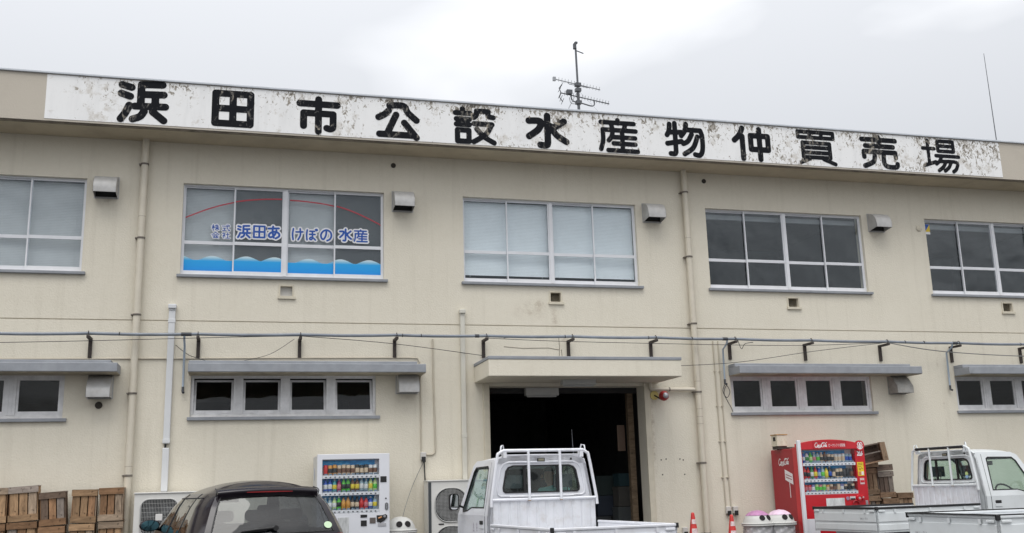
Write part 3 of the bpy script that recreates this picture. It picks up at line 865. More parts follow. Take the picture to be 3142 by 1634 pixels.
# ---- service pipe on brackets between the storeys
BRX = [-3.72,-2.205,-.672,.840,2.329,3.789,5.250,6.732,8.211,9.688,11.227,12.742,14.28]
BRZ = [3.690,3.705,3.712,3.722,3.733,3.738,3.745,3.745,3.737,3.728,3.722,3.710,3.702]
CON = M('grey_conduit', (.21,.235,.27), .5, var=.2, scale=3, dirt=.35, dirtcol=(.42,.44,.47), dscale=2)
IRON = M('rusted_iron', (.040,.031,.027), .8, var=.4, scale=25, bump=.4)
BRL = ['beyond the left picture edge','above the leftmost lower vent hood','over the left end of the slab above the tilted windows','over the middle of the slab above the tilted windows','over the right end of the slab above the tilted windows','at the left end of the entrance canopy','over the middle of the entrance canopy','at the right end of the entrance canopy','over the left end of the slab above the closed windows','over the middle of the slab above the closed windows','over the right end of the slab above the closed windows','over the left end of the rightmost slab','nearest the right picture edge']
for k, (x, z) in enumerate(zip(BRX, BRZ)):
    m = MB()
    m.box(-.026, .026, -.034, -.001, -.33, -.035); m.box(-.022, .022, -.30, -.0345, -.072, -.034)
    m.tube([(0,-.25-.035*math.cos(a), .035*math.sin(a)) for a in (-.6,0,.8,1.57,2.3,3.14,3.7)], .006, 6)
    o = m.build('pipe_bracket', IRON, None, loc=(x, 0, z))
    tag(o, 'rusty pipe bracket ' + BRL[k], 'bracket', 'brackets under the long grey pipe')
m = MB(); pts = [(X0+1.5,-.25,3.66),(-5.2,-.25,3.668)]
for x, z in zip(BRX, BRZ): pts.append((x,-.25,z))
pts += [(15.8,-.25,3.70),(18.5,-.25,3.69)]
fine = []
for a, b in zip(pts, pts[1:]):
    for k in range(5):
        t = k/5; fine.append((a[0]+(b[0]-a[0])*t, -.25, a[2]+(b[2]-a[2])*t - .012*math.sin(math.pi*t)))
m.tube(fine, .024, 10)
cp = empty('service_pipe', (0,0,0), 0, 'long grey service pipe running across the front on brackets', 'pipe')
m.build('pipe', CON, cp)
TAPE = M('dark_tape', (.05,.055,.065), .6)
for x, l_ in ((-.84,.075),(3.63,.035),(8.02,.045),(12.66,.05)):
    z = np.interp(x, BRX, BRZ); MB().cyl((x-l_,-.25,z-.004),(x+l_,-.25,z-.004), .029, n=12).build('tee_joint', TAPE, cp)
for x in (-1.78,2.42,2.72,5.12,6.60,7.4,11.6,12.0,14.1):
    z = np.interp(x, BRX, BRZ); MB().cyl((x-.006,-.25,z-.004),(x+.006,-.25,z-.004), .0275, n=12).build('strap', BLACK, cp)
LBLUE = M('blue_grey_hose', (.38,.45,.53), .5)
for x, z1 in ((-.868,2.93),(8.062,3.05),(12.606,2.94)):
    z = np.interp(x, BRX, BRZ)
    MB().tube([(x,-.25,z-.02),(x,-.22,z-.08),(x-.0,-.06,z-.16),(x,-.05,z1+.1),(x,-.05,z1)], .016, 8).build('drop_pipe', LBLUE, cp)
    MB().tube([(x,-.05,z1+.01),(x,-.05,z1-.06),(x+.01,-.09,z1-.08)], .019, 8).build('elbow', TAPE, cp)

WIRE = M('black_cable', (.02,.02,.022), .6)
WIREG = M('grey_cable', (.22,.22,.21), .6)
CABC = M('cream_cable', (.52,.47,.38), .6)
def cable(pts, r, mat, label, sm=True):
    P = smooth_line([Vector(q) for q in pts], 6) if sm else pts
    o = MB().tube(P, r, 6).build('cable', mat)
    return tag(o, label, 'cable')
cable([(X0+2,-.28,3.50),(-3.38,-.26,3.556),(-.23,-.25,3.669),(.84,-.25,3.70)], .005, WIRE, 'thin black cable climbing to the grey pipe at the left edge')
cable([(.84,-.25,3.70),(2.3,-.2,3.60),(3.79,-.05,3.44)], .005, WIRE, 'thin black cable sloping down to the left canopy corner')
cable([(3.79,-.25,3.70),(5.2,-.25,3.66),(8.2,-.25,3.63),(9.7,-.25,3.64),(11.2,-.25,3.70)], .005, WIRE, 'thin black cable slung under the pipe over the entrance')
cable([(6.84,-.2,3.26),(8.2,-.22,3.33),(9.7,-.25,3.53),(11.2,-.26,3.70)], .005, WIRE, 'thin black cable rising from the right canopy corner')
cable([(11.22,-.26,3.70),(12.4,-.2,3.56),(14.3,-.2,3.48),(16.5,-.2,3.5)], .009, WIREG, 'grey cable sagging over the rightmost hood slab')
cable([(-1.0,-.06,3.57),(-.8,-.05,3.42),(-.55,-.1,3.33)], .005, WIRE, 'short black cable from the white pipe cover to the slab')
cable([(-.0,-.1,3.33),(.4,-.1,3.44),(.75,-.2,3.66)], .004, WIRE, 'short black cable up from the slab over the tilted windows')
cable([(X0+2,-.012,3.335),(-3.4,-.012,3.352),(-1.02,-.012,3.37),(.6,-.012,3.39),(2.55,-.012,3.405),(2.70,-.012,3.40),(2.735,-.012,3.33),(2.745,-.012,3.1),(2.745,-.012,2.4),(2.745,-.012,1.93)], .012, CABC, 'cream cable along the wall, turning down beside the white machine', False)
cable([(2.948,-.014,3.71),(2.952,-.014,3.3),(2.958,-.014,2.8),(2.975,-.014,2.0),(2.965,-.014,1.90),(2.92,-.014,1.872),(2.83,-.014,1.871)], .014, CABC, 'cream conduit bending into the small outlet box', False)
for x, lab in ((7.905,'left one of two thin conduits beside the right drainpipe'), (8.0,'right one of two thin conduits beside the right drainpipe')):
    o = MB().tube([(x,-.014,3.73),(x+.005,-.014,2.6),(x+.025,-.014,.9)], .011, 8).build('conduit', CABC)
    tag(o, lab, 'conduit')
    for z in (3.2,2.6,2.0,1.4): MB().box(x-.022,x+.025,-.028,-.001,z-.006,z+.006).build('saddle', CABC, o)
cable([(8.07,-.06,3.0),(8.0,-.07,2.86),(8.06,-.08,2.74),(8.13,-.07,2.84),(8.08,-.06,2.95),(8.02,-.07,2.82),(8.08,-.06,2.68),(8.14,-.05,2.58),(8.17,-.05,2.5)], .006, WIRE, 'coil of black cable hanging left of the closed small windows')
cable([(8.25,-.27,3.72),(8.32,-.2,3.62),(8.38,-.15,3.58),(8.42,-.2,3.66),(8.55,-.25,3.68)], .005, WIRE, 'loose black cable loop under the pipe above the closed small windows')
BOXW = M('outlet_box', (.55,.53,.50), .5, var=.06)
def outlet(x, z, label, w_=.09, h_=.12):
    o = MB().box(-w_/2, w_/2, -.06, -.001, -h_/2, h_/2).build('outlet_box', BOXW, None, bevel=.012, loc=(x,0,z))
    tag(o, label, 'outlet box')
    MB().box(-w_/2+.012, w_/2-.012, -.075, -.061, -h_/2-.03, -h_/2+.05).build('socket_hood', BLACK if h_ > .1 else BOXW, o, bevel=.005)
outlet(2.775, 1.85, 'small white outlet box above the first air conditioner by the entrance')
outlet(7.96, .86, 'left outlet box behind the traffic cone'); outlet(8.09, .86, 'right outlet box behind the traffic cone')
outlet(7.15, .55, 'low outlet box beside the leftmost traffic cone')
cable([(2.79,-.03,1.78),(2.80,-.03,1.5),(2.815,-.05,1.1),(2.82,-.05,.3),(2.8,-.1,.02)], .010, WIRE, 'black power cord down the wall beside the white machine')
cable([(2.79,-.03,1.78),(2.60,-.06,1.4),(2.42,-.25,.96),(2.36,-.4,.6)], .005, WIREG, 'thin grey cord slanting down behind the white bin')

# condensate pipe and fire bell right of the entrance
o = MB().tube([(6.67,-.05,3.0),(6.665,-.05,2.93),(6.68,-.05,2.90),(6.72,-.05,2.89),(7.48,-.06,2.885)], .032, 12).build('side_drain', PIPE)
tag(o, 'short cream side pipe joining the right drainpipe under the canopy', 'pipe')
MB().cyl((7.0,-.055,2.888),(7.02,-.055,2.888), .036, n=12).build('clamp', CLAMP, o)
b_ = empty('alarm_bell', (6.80,0,2.77), 0, 'round red alarm bell on a yellow base beside the entrance', 'bell')
MB().lathe([(.075,-.02),(.075,-.001)], (-.05,0,.02), 20, 'y').build('base', M('yellowed_plate', (.62,.52,.18), .6), b_)
MB().tube([(-.05,-.02,.02),(.03,-.12,-.06),(.05,-.15,-.03)], .012, 8).build('arm', BLACK, b_)
MB().lathe([(.001,-.215),(.045,-.21),(.078,-.18),(.086,-.14),(.08,-.12)], (.065,0,0), 24, 'y').build('gong', M('bell_red', (.35,.02,.02), .35, var=.1), b_)
MB().lathe([(.001,-.219),(.05,-.2165),(.05,-.212)], (.072,0,.0), 20, 'y').build('cap', M('bell_grey', (.45,.45,.47), .35, metal=.4), b_)

LAMPW = M('lamp_enamel', (.45,.45,.43), .5)
for x, y, z, lab in ((4.55,.19,2.815,'long lamp housing hung just inside the entrance'), (4.955,-.55,2.915,'long lamp housing under the entrance canopy')):
    o = MB().box(0, .57, 0, .12, 0, .085 if y < 0 else .13).build('lamp_housing', LAMPW, None, bevel=.006, loc=(x,y,z))
    tag(o, lab, 'lamp')
    MB().cyl((.03,.06,-.012),(.54,.06,-.012), .012, n=8).build('tube', M('lamp_tube', (.5,.5,.48), .3), o)

# ---- things just inside the dark doorway
PAPER = M('old_paper', (.42,.40,.36), .8, var=.1)
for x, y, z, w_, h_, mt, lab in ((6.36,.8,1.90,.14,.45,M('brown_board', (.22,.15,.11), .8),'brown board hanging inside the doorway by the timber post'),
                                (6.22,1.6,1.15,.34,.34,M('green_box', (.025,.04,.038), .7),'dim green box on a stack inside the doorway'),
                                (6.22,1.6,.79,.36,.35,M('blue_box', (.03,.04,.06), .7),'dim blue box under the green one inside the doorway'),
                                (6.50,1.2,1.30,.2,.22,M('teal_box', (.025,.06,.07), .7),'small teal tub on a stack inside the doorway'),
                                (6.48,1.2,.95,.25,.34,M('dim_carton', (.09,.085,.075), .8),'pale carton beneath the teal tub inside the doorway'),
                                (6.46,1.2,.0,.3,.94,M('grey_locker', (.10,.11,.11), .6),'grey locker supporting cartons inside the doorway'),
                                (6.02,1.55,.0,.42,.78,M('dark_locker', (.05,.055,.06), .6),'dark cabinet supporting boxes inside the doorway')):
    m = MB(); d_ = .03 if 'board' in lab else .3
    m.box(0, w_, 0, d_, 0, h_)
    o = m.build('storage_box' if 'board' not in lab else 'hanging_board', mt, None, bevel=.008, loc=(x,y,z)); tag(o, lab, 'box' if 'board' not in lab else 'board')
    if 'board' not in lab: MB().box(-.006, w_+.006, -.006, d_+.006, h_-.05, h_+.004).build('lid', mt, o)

# ================================================================ roof aerials
STEEL = M('dull_steel', (.10,.105,.115), .5, metal=.3, var=.2, scale=10)
ALIN = M('aerial_rod', (.30,.31,.33), .4, metal=.4)
ant = empty('tv_antenna', (6.69, 3.0, 7.25), 0, 'dark rooftop mast carrying two comb-like TV aerials', 'antenna')
m = MB(); m.cyl((0,0,0),(0,0,2.3), .03, n=10); m.cyl((0,0,2.3),(-.015,0,3.37), .022, n=10); m.build('mast', STEEL, ant)
m = MB(); m.box(-.06,-.005,-.04,.04,3.22,3.34); m.box(-.03,.03,-.03,.03,3.34,3.38); m.tube([(0,0,3.18),(.16,0,3.13)], .012, 6); m.build('mast_head', STEEL, ant)
def yagi(z, x0, x1, dz, el, n, boom_r, drop, refl):
    o = MB()
    sl = lambda x: z + dz*(x-x0)/(x1-x0)
    o.tube([(x0,0,sl(x0)),(x1,0,sl(x1))], boom_r, 6)
    for k in range(n):
        x = x0 + .10 + (x1-x0-.12)*k/(n-1)
        o.tube([(x-.055*el/.2,-el,sl(x)+.012),(x+.055*el/.2,el,sl(x)+.012)], .0045, 5)
    if drop:
        a, b = x0 + .24, x1 - .34
        o.tube(smooth_line([Vector(q) for q in ((a,0,sl(a)),(a+.01,0,sl(a)-.09),(a+.07,0,sl(a)-.14),((a+b)/2,0,sl((a+b)/2)-.13),(b-.07,0,sl(b)-.13),(b-.0,0,sl(b)-.10),(b,0,sl(b)))], 4), .014, 6)
    else:
        o.tube([(x0+.3,0,sl(x0+.3)),(x0+.33,0,sl(x0)-.09),(x0+.75,0,sl(x0)-.14),(x0+.78,0,sl(x0+.78))], .008, 5)
    if refl:
        for s_ in (-1, 1):
            o.tube([(x0+.02,0,sl(x0)),(x0-.02,0,sl(x0)+s_*.10),(x0+.05,0,sl(x0)+s_*.20)], .010, 5)
            for q in range(3): o.tube([(x0-.03+.03*q,-.14,sl(x0)+s_*(.05+.065*q)),(x0-.0+.03*q,.14,sl(x0)+s_*(.07+.065*q))], .006, 5)
        o.box(x0+.14,x0+.26,-.05,.05,sl(x0)-.02,sl(x0)+.07)
    else:
        o.box(x0-.03,x0+.03,-.03,.03,sl(x0)-.04,sl(x0)+.04)
    return o
yagi(2.49, -.52, .50, -.165, .11, 14, .011, False, False).build('upper_aerial', ALIN, ant)
yagi(2.19, -.40, .69, -.17, .12, 16, .012, True, True).build('lower_aerial', STEEL, ant)
for z in (2.40,2.28,2.0): MB().box(-.06,.06,-.05,.05,z-.035,z+.035).build('clamp', STEEL, ant)
for q in ((-1.35,-1.0),(-1.0,1.2),(.95,-1.6)): MB().tube([(0,0,2.28),(q[0],q[1],.02)], .004, 5).build('guy_wire', ALIN, ant)
MB().tube(smooth_line([Vector(q) for q in ((-.2,0,2.1),(-.16,.02,1.98),(-.02,.03,1.95),(.03,.03,1.7))], 5), .006, 5).build('feeder', STEEL, ant)
o = MB().tube([(17.155,3.0,7.25),(17.15,3.0,9.0),(17.131,3.0,11.3)], [.016,.012,.006], 6).build('whip_aerial', STEEL)
tag(o, 'thin whip aerial rising at the right end of the name board', 'antenna')

# ================================================================ air conditioners
ACW = M('ac_white', (.66,.65,.62), .45, var=.05, scale=3)
ACD = M('ac_dark', (.05,.055,.06), .6)
GRL = M('grille_wire', (.42,.42,.41), .5)
def ac_unit(x0, z1, wd, h, yb, dep, fans, label, square):
    o = empty('air_conditioner', (x0, yb, z1-h), 0, label, 'air conditioner')
    holes = [rrect(fx-r, fx+r, fz-r, fz+r, r*(.45 if square else .85), 6) for fx, fz, r in fans]
    m = MB()
    m.plate(R4(0,wd,0,h-.02), holes, lambda a, b: (a,-dep,b), (0,.02,0))
    m.box(0,.02,-dep+.0205,0,0,h-.02); m.box(wd-.02,wd,-dep+.0205,0,0,h-.02); m.box(.021,wd-.021,-.02,-.001,.001,h-.021); m.box(.021,wd-.021,-dep+.021,-.021,.001,.02)
    m.build('casing', ACW, o)
    MB().box(-.012,wd+.012,-dep-.015,.005,h-.0195,h).build('top_cover', ACW, o, bevel=.006)
    for fx, fz, r in fans:
        MB().box(fx-r-.03,fx+r+.03,-dep+.14,-dep+.15,fz-r-.02,fz+r+.02).build('coil', ACD, o)
        f = MB(); f.lathe([(.06,-dep+.06),(.06,-dep+.12)], (fx,0,fz), 16, 'y')
        for k in range(4):
            a0 = k*math.pi/2 + .3
            pts = []
            for t in range(5):
                rr = .05 + (r*.88-.05)*t/4
                pts.append([(fx+rr*math.cos(a0+.1*t), -dep+.06, fz+rr*math.sin(a0+.1*t)), (fx+rr*math.cos(a0+.95+.1*t), -dep+.115, fz+rr*math.sin(a0+.95+.1*t))])
            f.grid(pts)
        f.build('fan', M('fan_grey', (.11,.115,.12), .5), o, recalc=False)
        w_ = MB()
        n = int(2*r/.021)
        for k in range(n+1):
            d_ = -r + 2*r*(k+.5)/(n+1)
            lim = r if square and abs(d_) < r*.6 else (r*math.sqrt(max(0,1-(d_/r)**2)) if not square else r*.98*(1-max(0,abs(d_)/r-.6)**2*1.6))
            w_.box(fx+d_-.0022,fx+d_+.0022,-dep-.012,-dep-.008,fz-lim,fz+lim)
            if not square or k % 3 == 0: w_.box(fx-lim,fx+lim,-dep-.008,-dep-.004,fz+d_-.002,fz+d_+.002)
        ring = rrect(fx-r-.008, fx+r+.008, fz-r-.008, fz+r+.008, (r+.008)*(.45 if square else .85), 6)
        w_.tube([(a,-dep-.008,b) for a, b in ring], .009, 6, closed=True)
        w_.build('grille', GRL, o)
        MB().box(fx-.045,fx+.045,-dep-.022,-dep-.0125,fz-.045,fz+.045).build('badge', M('badge_plate', (.68,.66,.64), .4), o, bevel=.006)
    for x in (.08, wd-.16): MB().box(x, x+.08, -dep-.02, .02, -.08, -.001).build('foot', ACD, o)
    return o
ac_unit(-1.435, 1.402, .86, .66, -.10, .34, [(.34,.31,.245)], 'white air conditioner with a square grille behind the dark car', True)
a1 = ac_unit(2.775, 1.47, .92, 1.36, -.08, .34, [(.36,.985,.245),(.36,.42,.245)], 'tall two-fan air conditioner left of the entrance', False)
MB().box(.005,.05,-.348,-.3405,.05,1.33).build('dark_edge', ACD, a1)
MB().box(.16,.24,-.346,-.3405,.695,.715).build('label_slot', BLACK, a1)
m = MB()
for x in (.1,.62): m.box(x,x+.14,-.34,-.02,0,.66)
tag(m.build('concrete_stand', M('stand_concrete', (.33,.32,.30), .9), None, loc=(-1.435,-.1,0)), 'concrete block stand under the square-grille air conditioner', 'stand')

# ================================================================ drinks for the machines
def lathe_mesh(name, prof, bands, n=12):
    """bands: material slot per profile segment"""
    v = []; f = []; mi = []
    for r, h in prof:
        for k in range(n):
            a = 2*math.pi*k/n; v.append((r*math.cos(a), r*math.sin(a), h))
    for i in range(len(prof)-1):
        for k in range(n):
            f.append((i*n+k, i*n+(k+1)%n, (i+1)*n+(k+1)%n, (i+1)*n+k)); mi.append(bands[i])
    f.append(tuple(range(n))[::-1]); mi.append(bands[0]); f.append(tuple(range((len(prof)-1)*n, len(prof)*n))); mi.append(bands[-1])
    me = bpy.data.meshes.new(name); me.from_pydata(v, [], f); me.polygons.foreach_set('material_index', mi); me.polygons.foreach_set('use_smooth', [len(q) == 4 for q in f]); me.update()
    for k in range(3): me.materials.append(BLACK)
    return me
BOT = lathe_mesh('bottle', [(.022,0),(.026,.01),(.026,.05),(.0265,.051),(.0265,.115),(.026,.116),(.024,.14),(.012,.175),(.0115,.18),(.0125,.182),(.0125,.20),(.008,.203)], [0,0,0,1,1,0,0,0,0,2,2])
CAN = lathe_mesh('can', [(.022,0),(.026,.008),(.026,.03),(.0262,.031),(.0262,.085),(.026,.086),(.026,.118),(.022,.126),(.020,.124)], [0,0,0,1,1,0,0,2])
def dm(c): return M('drink_%d_%d_%d' % tuple(int(v*100) for v in c), c, .35, var=.06, scale=30)
KC = {'r':(.55,.03,.03),'o':(.62,.30,.06),'e':(.62,.50,.36),'k':(.03,.035,.04),'n':(.16,.08,.05),'b':(.02,.09,.45),'t':(.08,.40,.42),'m':(.36,.03,.14),'g':(.10,.52,.06),'y':(.72,.58,.05),'w':(.66,.68,.68),'l':(.52,.66,.30),'c':(.30,.42,.48),'G':(.05,.24,.08),'p':(.55,.18,.22),'u':(.22,.22,.45)}
def drink(mesh, parent, x, y, z, s, body, lab, cap):
    o = bpy.data.objects.new('drink_bottle' if mesh is BOT else 'drink_can', mesh); link(o, parent)
    o.location = (x,y,z); o.scale = (s[0],s[0],s[1])
    for k, c in enumerate((body,lab,cap)):
        o.material_slots[k].link = 'OBJECT'; o.material_slots[k].material = dm(KC[c])
    return o
def backdrop_mat():
    m = bpy.data.materials.new('blue_display_card'); m.use_nodes = True
    nt = m.node_tree; b = nt.nodes['Principled BSDF']; b.inputs['Roughness'].default_value = .5
    tc = nd(nt,'ShaderNodeTexCoord'); n = nd(nt,'ShaderNodeTexNoise'); n.inputs['Scale'].default_value = 9; n.inputs['Detail'].default_value = 8; n.inputs['Roughness'].default_value = .7
    mp = nd(nt,'ShaderNodeMapping'); mp.inputs['Scale'].default_value = (1,1,2.2); nt.links.new(tc.outputs['Object'], mp.inputs[0]); nt.links.new(mp.outputs[0], n.inputs['Vector'])
    c = nd(nt,'ShaderNodeValToRGB'); e_ = c.color_ramp.elements; e_[0].position=.35; e_[0].color=(.015,.22,.62,1); e_[1].position=.75; e_[1].color=(.45,.80,.96,1)
    q = c.color_ramp.elements.new(.55); q.color = (.04,.42,.86,1)
    nt.links.new(n.outputs['Fac'], c.inputs[0]); nt.links.new(c.outputs[0], b.inputs['Base Color']); return m
CARD = backdrop_mat()
VGLASS = glass('display_glass', (.99,.995,.995), 1.3)
VW = M('machine_white', (.72,.73,.77), .35, var=.03, scale=2, coat=.2)
VR = M('machine_red', (.52,.012,.022), .35, var=.05, scale=2, coat=.2)
VR2 = M('machine_red_side', (.33,.016,.025), .45, var=.06, scale=2)
INNER = M('display_inside', (.74,.77,.82), .5, var=.04)

def vending(x0, x1, yf, yb, ztop, disp, rows, body_m, side_m, label):
    o = empty('vending_machine', (x0, yb, 0), 0, label, 'vending machine')
    W_ = x1-x0; D_ = yb-yf; dx0, dx1, dz0, dz1 = disp
    m = MB()
    m.box(0, W_, -D_+.13, 0, .06, ztop-.012); m.build('cabinet', side_m, o, bevel=.01)
    m = MB(); m.plate(R4(0,W_,.10,ztop), [R4(dx0,dx1,dz0,dz1)], lambda a, b: (a,-D_,b), (0,.1285,0)); m.build('door', body_m, o, bevel=.006)
    for x in (.06, W_-.14): MB().box(x,x+.08,-D_+.14,-.05,0,.0595).build('foot', BLACK, o)
    bk = MB(); bk.box(dx0+.001,dx1-.001,-D_+.118,-D_+.128,dz0+.001,dz1-.001); bk.build('display_back', INNER, o)
    for k, (zs, hh, items) in enumerate(rows):
        MB().box(dx0+.002,dx1-(.05 if body_m is VW else .12),-D_+.112,-D_+.1175,zs+hh*.52,zs+hh).build('backdrop_card', CARD, o)
        s_ = MB(); s_.box(dx0+.002,dx1-.002,-D_+.012,-D_+.11,zs-.012,zs); s_.box(dx0+.002,dx1-.002,-D_+.004,-D_+.0115,zs-.042,zs+.004); s_.build('shelf', VW, o)
        n = len(items); pitch = (dx1-dx0-.04)/n; bt = MB(); pr = MB()
        for q, it in enumerate(items):
            x = dx0+.02+pitch*(q+.5)
            if it == ' ': continue
            tall = it[0] == 'B'; mesh = BOT if tall else CAN
            sx = min(1.3, pitch*.49/.0265)
            hh_ = hh*(.90 if tall else .72)/(.203 if tall else .126) * random.uniform(.93,1.03)
            drink(mesh, o, x, -D_+.07, zs+.001, (sx, hh_), it[1], it[2], it[3])
            bt.tube([(x-.011,-D_+.002,zs-.022),(x+.011,-D_+.002,zs-.022)], .0075, 6)
            pr.box(x-pitch*.36,x+pitch*.36,-D_+.006,-D_+.0105,zs+.005,zs+.028)
        tag(bt.build('selection_buttons', M('button_dark', (.05,.055,.07), .4), o), kind='stuff')
        tag(pr.build('price_tags', M('price_tag', (.16,.22,.30) if body_m is VW else (.62,.45,.14), .5, var=.5, scale=14), o), kind='stuff')
    MB().box(dx0+.0005,dx1-.0005,-D_-.0035,-D_+.0005,dz0+.0005,dz1-.0005).build('display_glass', VGLASS, o)
    return o, D_, W_
rows1 = [(1.565-.0,.215,'Crrr Cokn Cokn Cenn Cenn Cenn Cenn Ckew Ckew Ckew Cwnr Cwnr'.split()),
         (1.325,.225,'Bbwb Bbwb Btyw Bmpw Bgkw Bgkw Bnyw Bnyw Bcww Bcww Blyw Blgg'.split()),
         (1.075,.215,'Bcww Bcww Blww Bgkw Boon Boon Bkek Bkek Brrk Brpk Bbww Bcyw'.split())]
vm, D_, W_ = vending(1.068, 2.108, -1.0, -.15, 1.868, (.072,.888,1.03,1.79), rows1, VW, M('machine_cream_side', (.60,.60,.58), .5, var=.04), 'white vending machine with three rows of drinks behind the dark car')
# coin gear
MB().box(.905,.995,-D_-.006,-D_-.0005,1.455,1.54).build('card_reader', BLACK, vm, bevel=.008)
MB().cyl((.985,-D_-.006,1.225),(.985,-D_-.0005,1.225), .012, n=10).build('lock', BLACK, vm)
m = MB(); m.plate(rrect(.972,1.018,1.065,1.165,.022,5), [], lambda a, b: (a,-D_-.010,b), (0,.0095,0)); m.build('keypad', M('keypad_grey', (.12,.13,.14), .5), vm)
for z in (1.09,1.115,1.14): MB().cyl((.995,-D_-.013,z),(.995,-D_-.0105,z), .011, n=10).build('key', M('key_grey', (.3,.31,.32), .5), vm)
m = MB(); m.plate([(.855,.905),(.905,.885),(.96,.91),(1.005,.955),(1.005,.985),(.98,1.005),(.93,.99),(.85,.99)], [], lambda a, b: (a,-D_-.012,b), (0,.0115,0)); m.build('coin_slot', BLACK, vm, bevel=.004)
MB().tube([(.875,-D_-.016,.945),(.925,-D_-.016,.965)], .012, 8).build('return_lever', M('copper_lever', (.45,.20,.07), .4), vm)
MB().cyl((.965,-D_-.02,.975),(.965,-D_-.0125,.975), .02, n=12).build('coin_button', M('steel_button', (.5,.5,.52), .25, metal=.8), vm)
for x, z, w_, h_, mt in ((.62,.965,.095,.04,BLACK),(.625,.845,.085,.08,BLACK),(.752,.88,.085,.08,M('bill_slot', (.12,.10,.09), .5)),(.868,.835,.12,.045,M('grey_plate', (.40,.40,.42), .5))):
    MB().box(x,x+w_,-D_-.007,-D_-.0005,z,z+h_).build('panel', mt, vm, bevel=.004)
MB().box(.30,.455,-D_-.005,-D_-.0005,.70,.975).build('poster', M('poster_print', (.52,.53,.53), .5, var=.35, scale=14, stretch=(3,1,.5)), vm)
m = MB(); m.plate([(-.33+.05*math.cos(t*.5236), 1.60+.095*math.sin(t*.5236)) for t in range(12)], [], lambda a, b: (-.0035,a,b), (.003,0,0)); m.build('side_emblem', M('pale_blue_print', (.36,.40,.52), .5), vm)

rows2 = [(1.583,.205,'Bbww BwGb Bglg Bcpw BcgG Bekw Bnkk Ceke Ceke Cwee Cwee Cwek Ccbw Ccbw'.split()),
         (1.322,.235,'Brkr Brkr BGwg Bryo Bbcw Bcgw Byyk Bkbw Ckew Cekn Cekn Ckkw Ckkn Cknn'.split()),
         (1.122,.165,'Crpr Crpr Cuwr Clgw Cpgn Clgw Coer Cenn Cknn Ceew Cuwb Cekn Ckkw Cekn'.split())]
rv, D_, W_ = vending(8.80, 10.06, -.95, -.10, 1.845, (.095,1.075,1.078,1.80), rows2, VR, VR2, 'red vending machine with arched header right of the bins')
m = MB(); hp = [(.03,1.805),(1.10,1.805),(1.10,1.90)] + [(.03+1.07*(1-t/12), 1.90+.062*math.sin(math.pi*t/12)**.8) for t in range(1,12)] + [(.03,1.90)]
m.plate(hp, [], lambda a, b: (a,-D_-.045,b), (0,.15,0)); m.build('header', VR, rv, bevel=.012)
m = MB(); m.plate(R4(.28,.90,1.818,1.925), [R4(.285,.895,1.823,1.92)], lambda a, b: (a,-D_-.049,b), (0,.0035,0)); m.build('header_rim', VR2, rv)
m = MB(); m.box(-.006,.055,-D_-.055,-D_-.0005,.12,1.955); m.build('white_edge', VW, rv, bevel=.01)
MB().box(-.004,.0,-D_+.0,-D_+.13,.12,1.84).build('red_edge', VR, rv)
WHT = M('white_print', (.78,.76,.76), .5, var=.05, scale=30)
ax = lambda u, v: (.31+u, -D_-.0475, 1.825+v)
glyph('letters', 'script', 0, .235, 0, .094, 0, WHT, rv, n=110, axis=ax)
text_mesh('ピークシフト自販機', .046, WHT, 'letters', rv, lambda u, v: (.565+u*.76, -D_-.0475, 1.845+v*1.25))
# right column: emblem, yellow note, small sign
m = MB(); m.plate([(1.165+.085*math.cos(t*math.pi/12), 1.855+.085*math.sin(t*math.pi/12)) for t in range(24)], [], lambda a, b: (a,-D_-.03,b), (0,.0295,0)); m.build('emblem_disc', VR, rv)
heart = crv((50,92),(22,62),(16,34),(34,18),(50,34),(66,18),(84,34),(78,62),(50,92))
GLYPH['heart'] = ([heart, crv((50,76),(38,56),(42,42),(50,52),(58,42),(62,56),(50,76)), crv((6,70),(22,86),(40,96)), crv((94,70),(78,86),(60,96))], 5.2)
glyph('emblem', 'heart', 1.105, 1.225, 1.79, 1.915, 0, WHT, rv, n=50, axis=lambda u, v: (1.105+u, -D_-.033, 1.79+v))
GLYPH['splash'] = ([crv((16,20),(30,30),(28,60),(14,84)), crv((52,14),(44,40),(60,52),(48,84)), crv((86,18),(76,44),(90,60),(72,86)), [(30,84),(70,86)]], 9.)
glyph('emblem', 'splash', 1.11, 1.225, 1.685, 1.77, 0, WHT, rv, n=40, axis=lambda u, v: (1.11+u, -D_-.004, 1.685+v))
MB().box(1.10,1.215,-D_-.004,-D_-.0005,1.36,1.585).build('yellow_note', M('yellow_note', (.74,.55,.03), .6, var=.1, scale=20), rv)
GLYPH['note'] = ([[(8,10),(92,8)], [(10,24),(86,22)], [(8,40),(60,38)], crv((30,52),(20,66),(40,70),(60,52),(90,60))], 4.)
glyph('note_lettering', 'note', 1.112, 1.203, 1.45, 1.575, 0, M('note_ink', (.22,.13,.02), .6), rv, n=40, axis=lambda u, v: (1.112+u, -D_-.0055, 1.45+v))
MB().box(1.115,1.155,-D_-.0065,-D_-.0045,1.375,1.43).build('note_picture', M('orange_print', (.55,.20,.10), .6), rv); MB().box(1.165,1.205,-D_-.0065,-D_-.0045,1.375,1.43).build('note_picture', WHT, rv)
MB().box(1.125,1.205,-D_-.004,-D_-.0005,1.225,1.325).build('small_sign', M('pink_white_sign', (.66,.50,.50), .6), rv)
MB().box(1.13,1.20,-D_-.0065,-D_-.0045,1.255,1.29).build('small_sign', VR, rv)
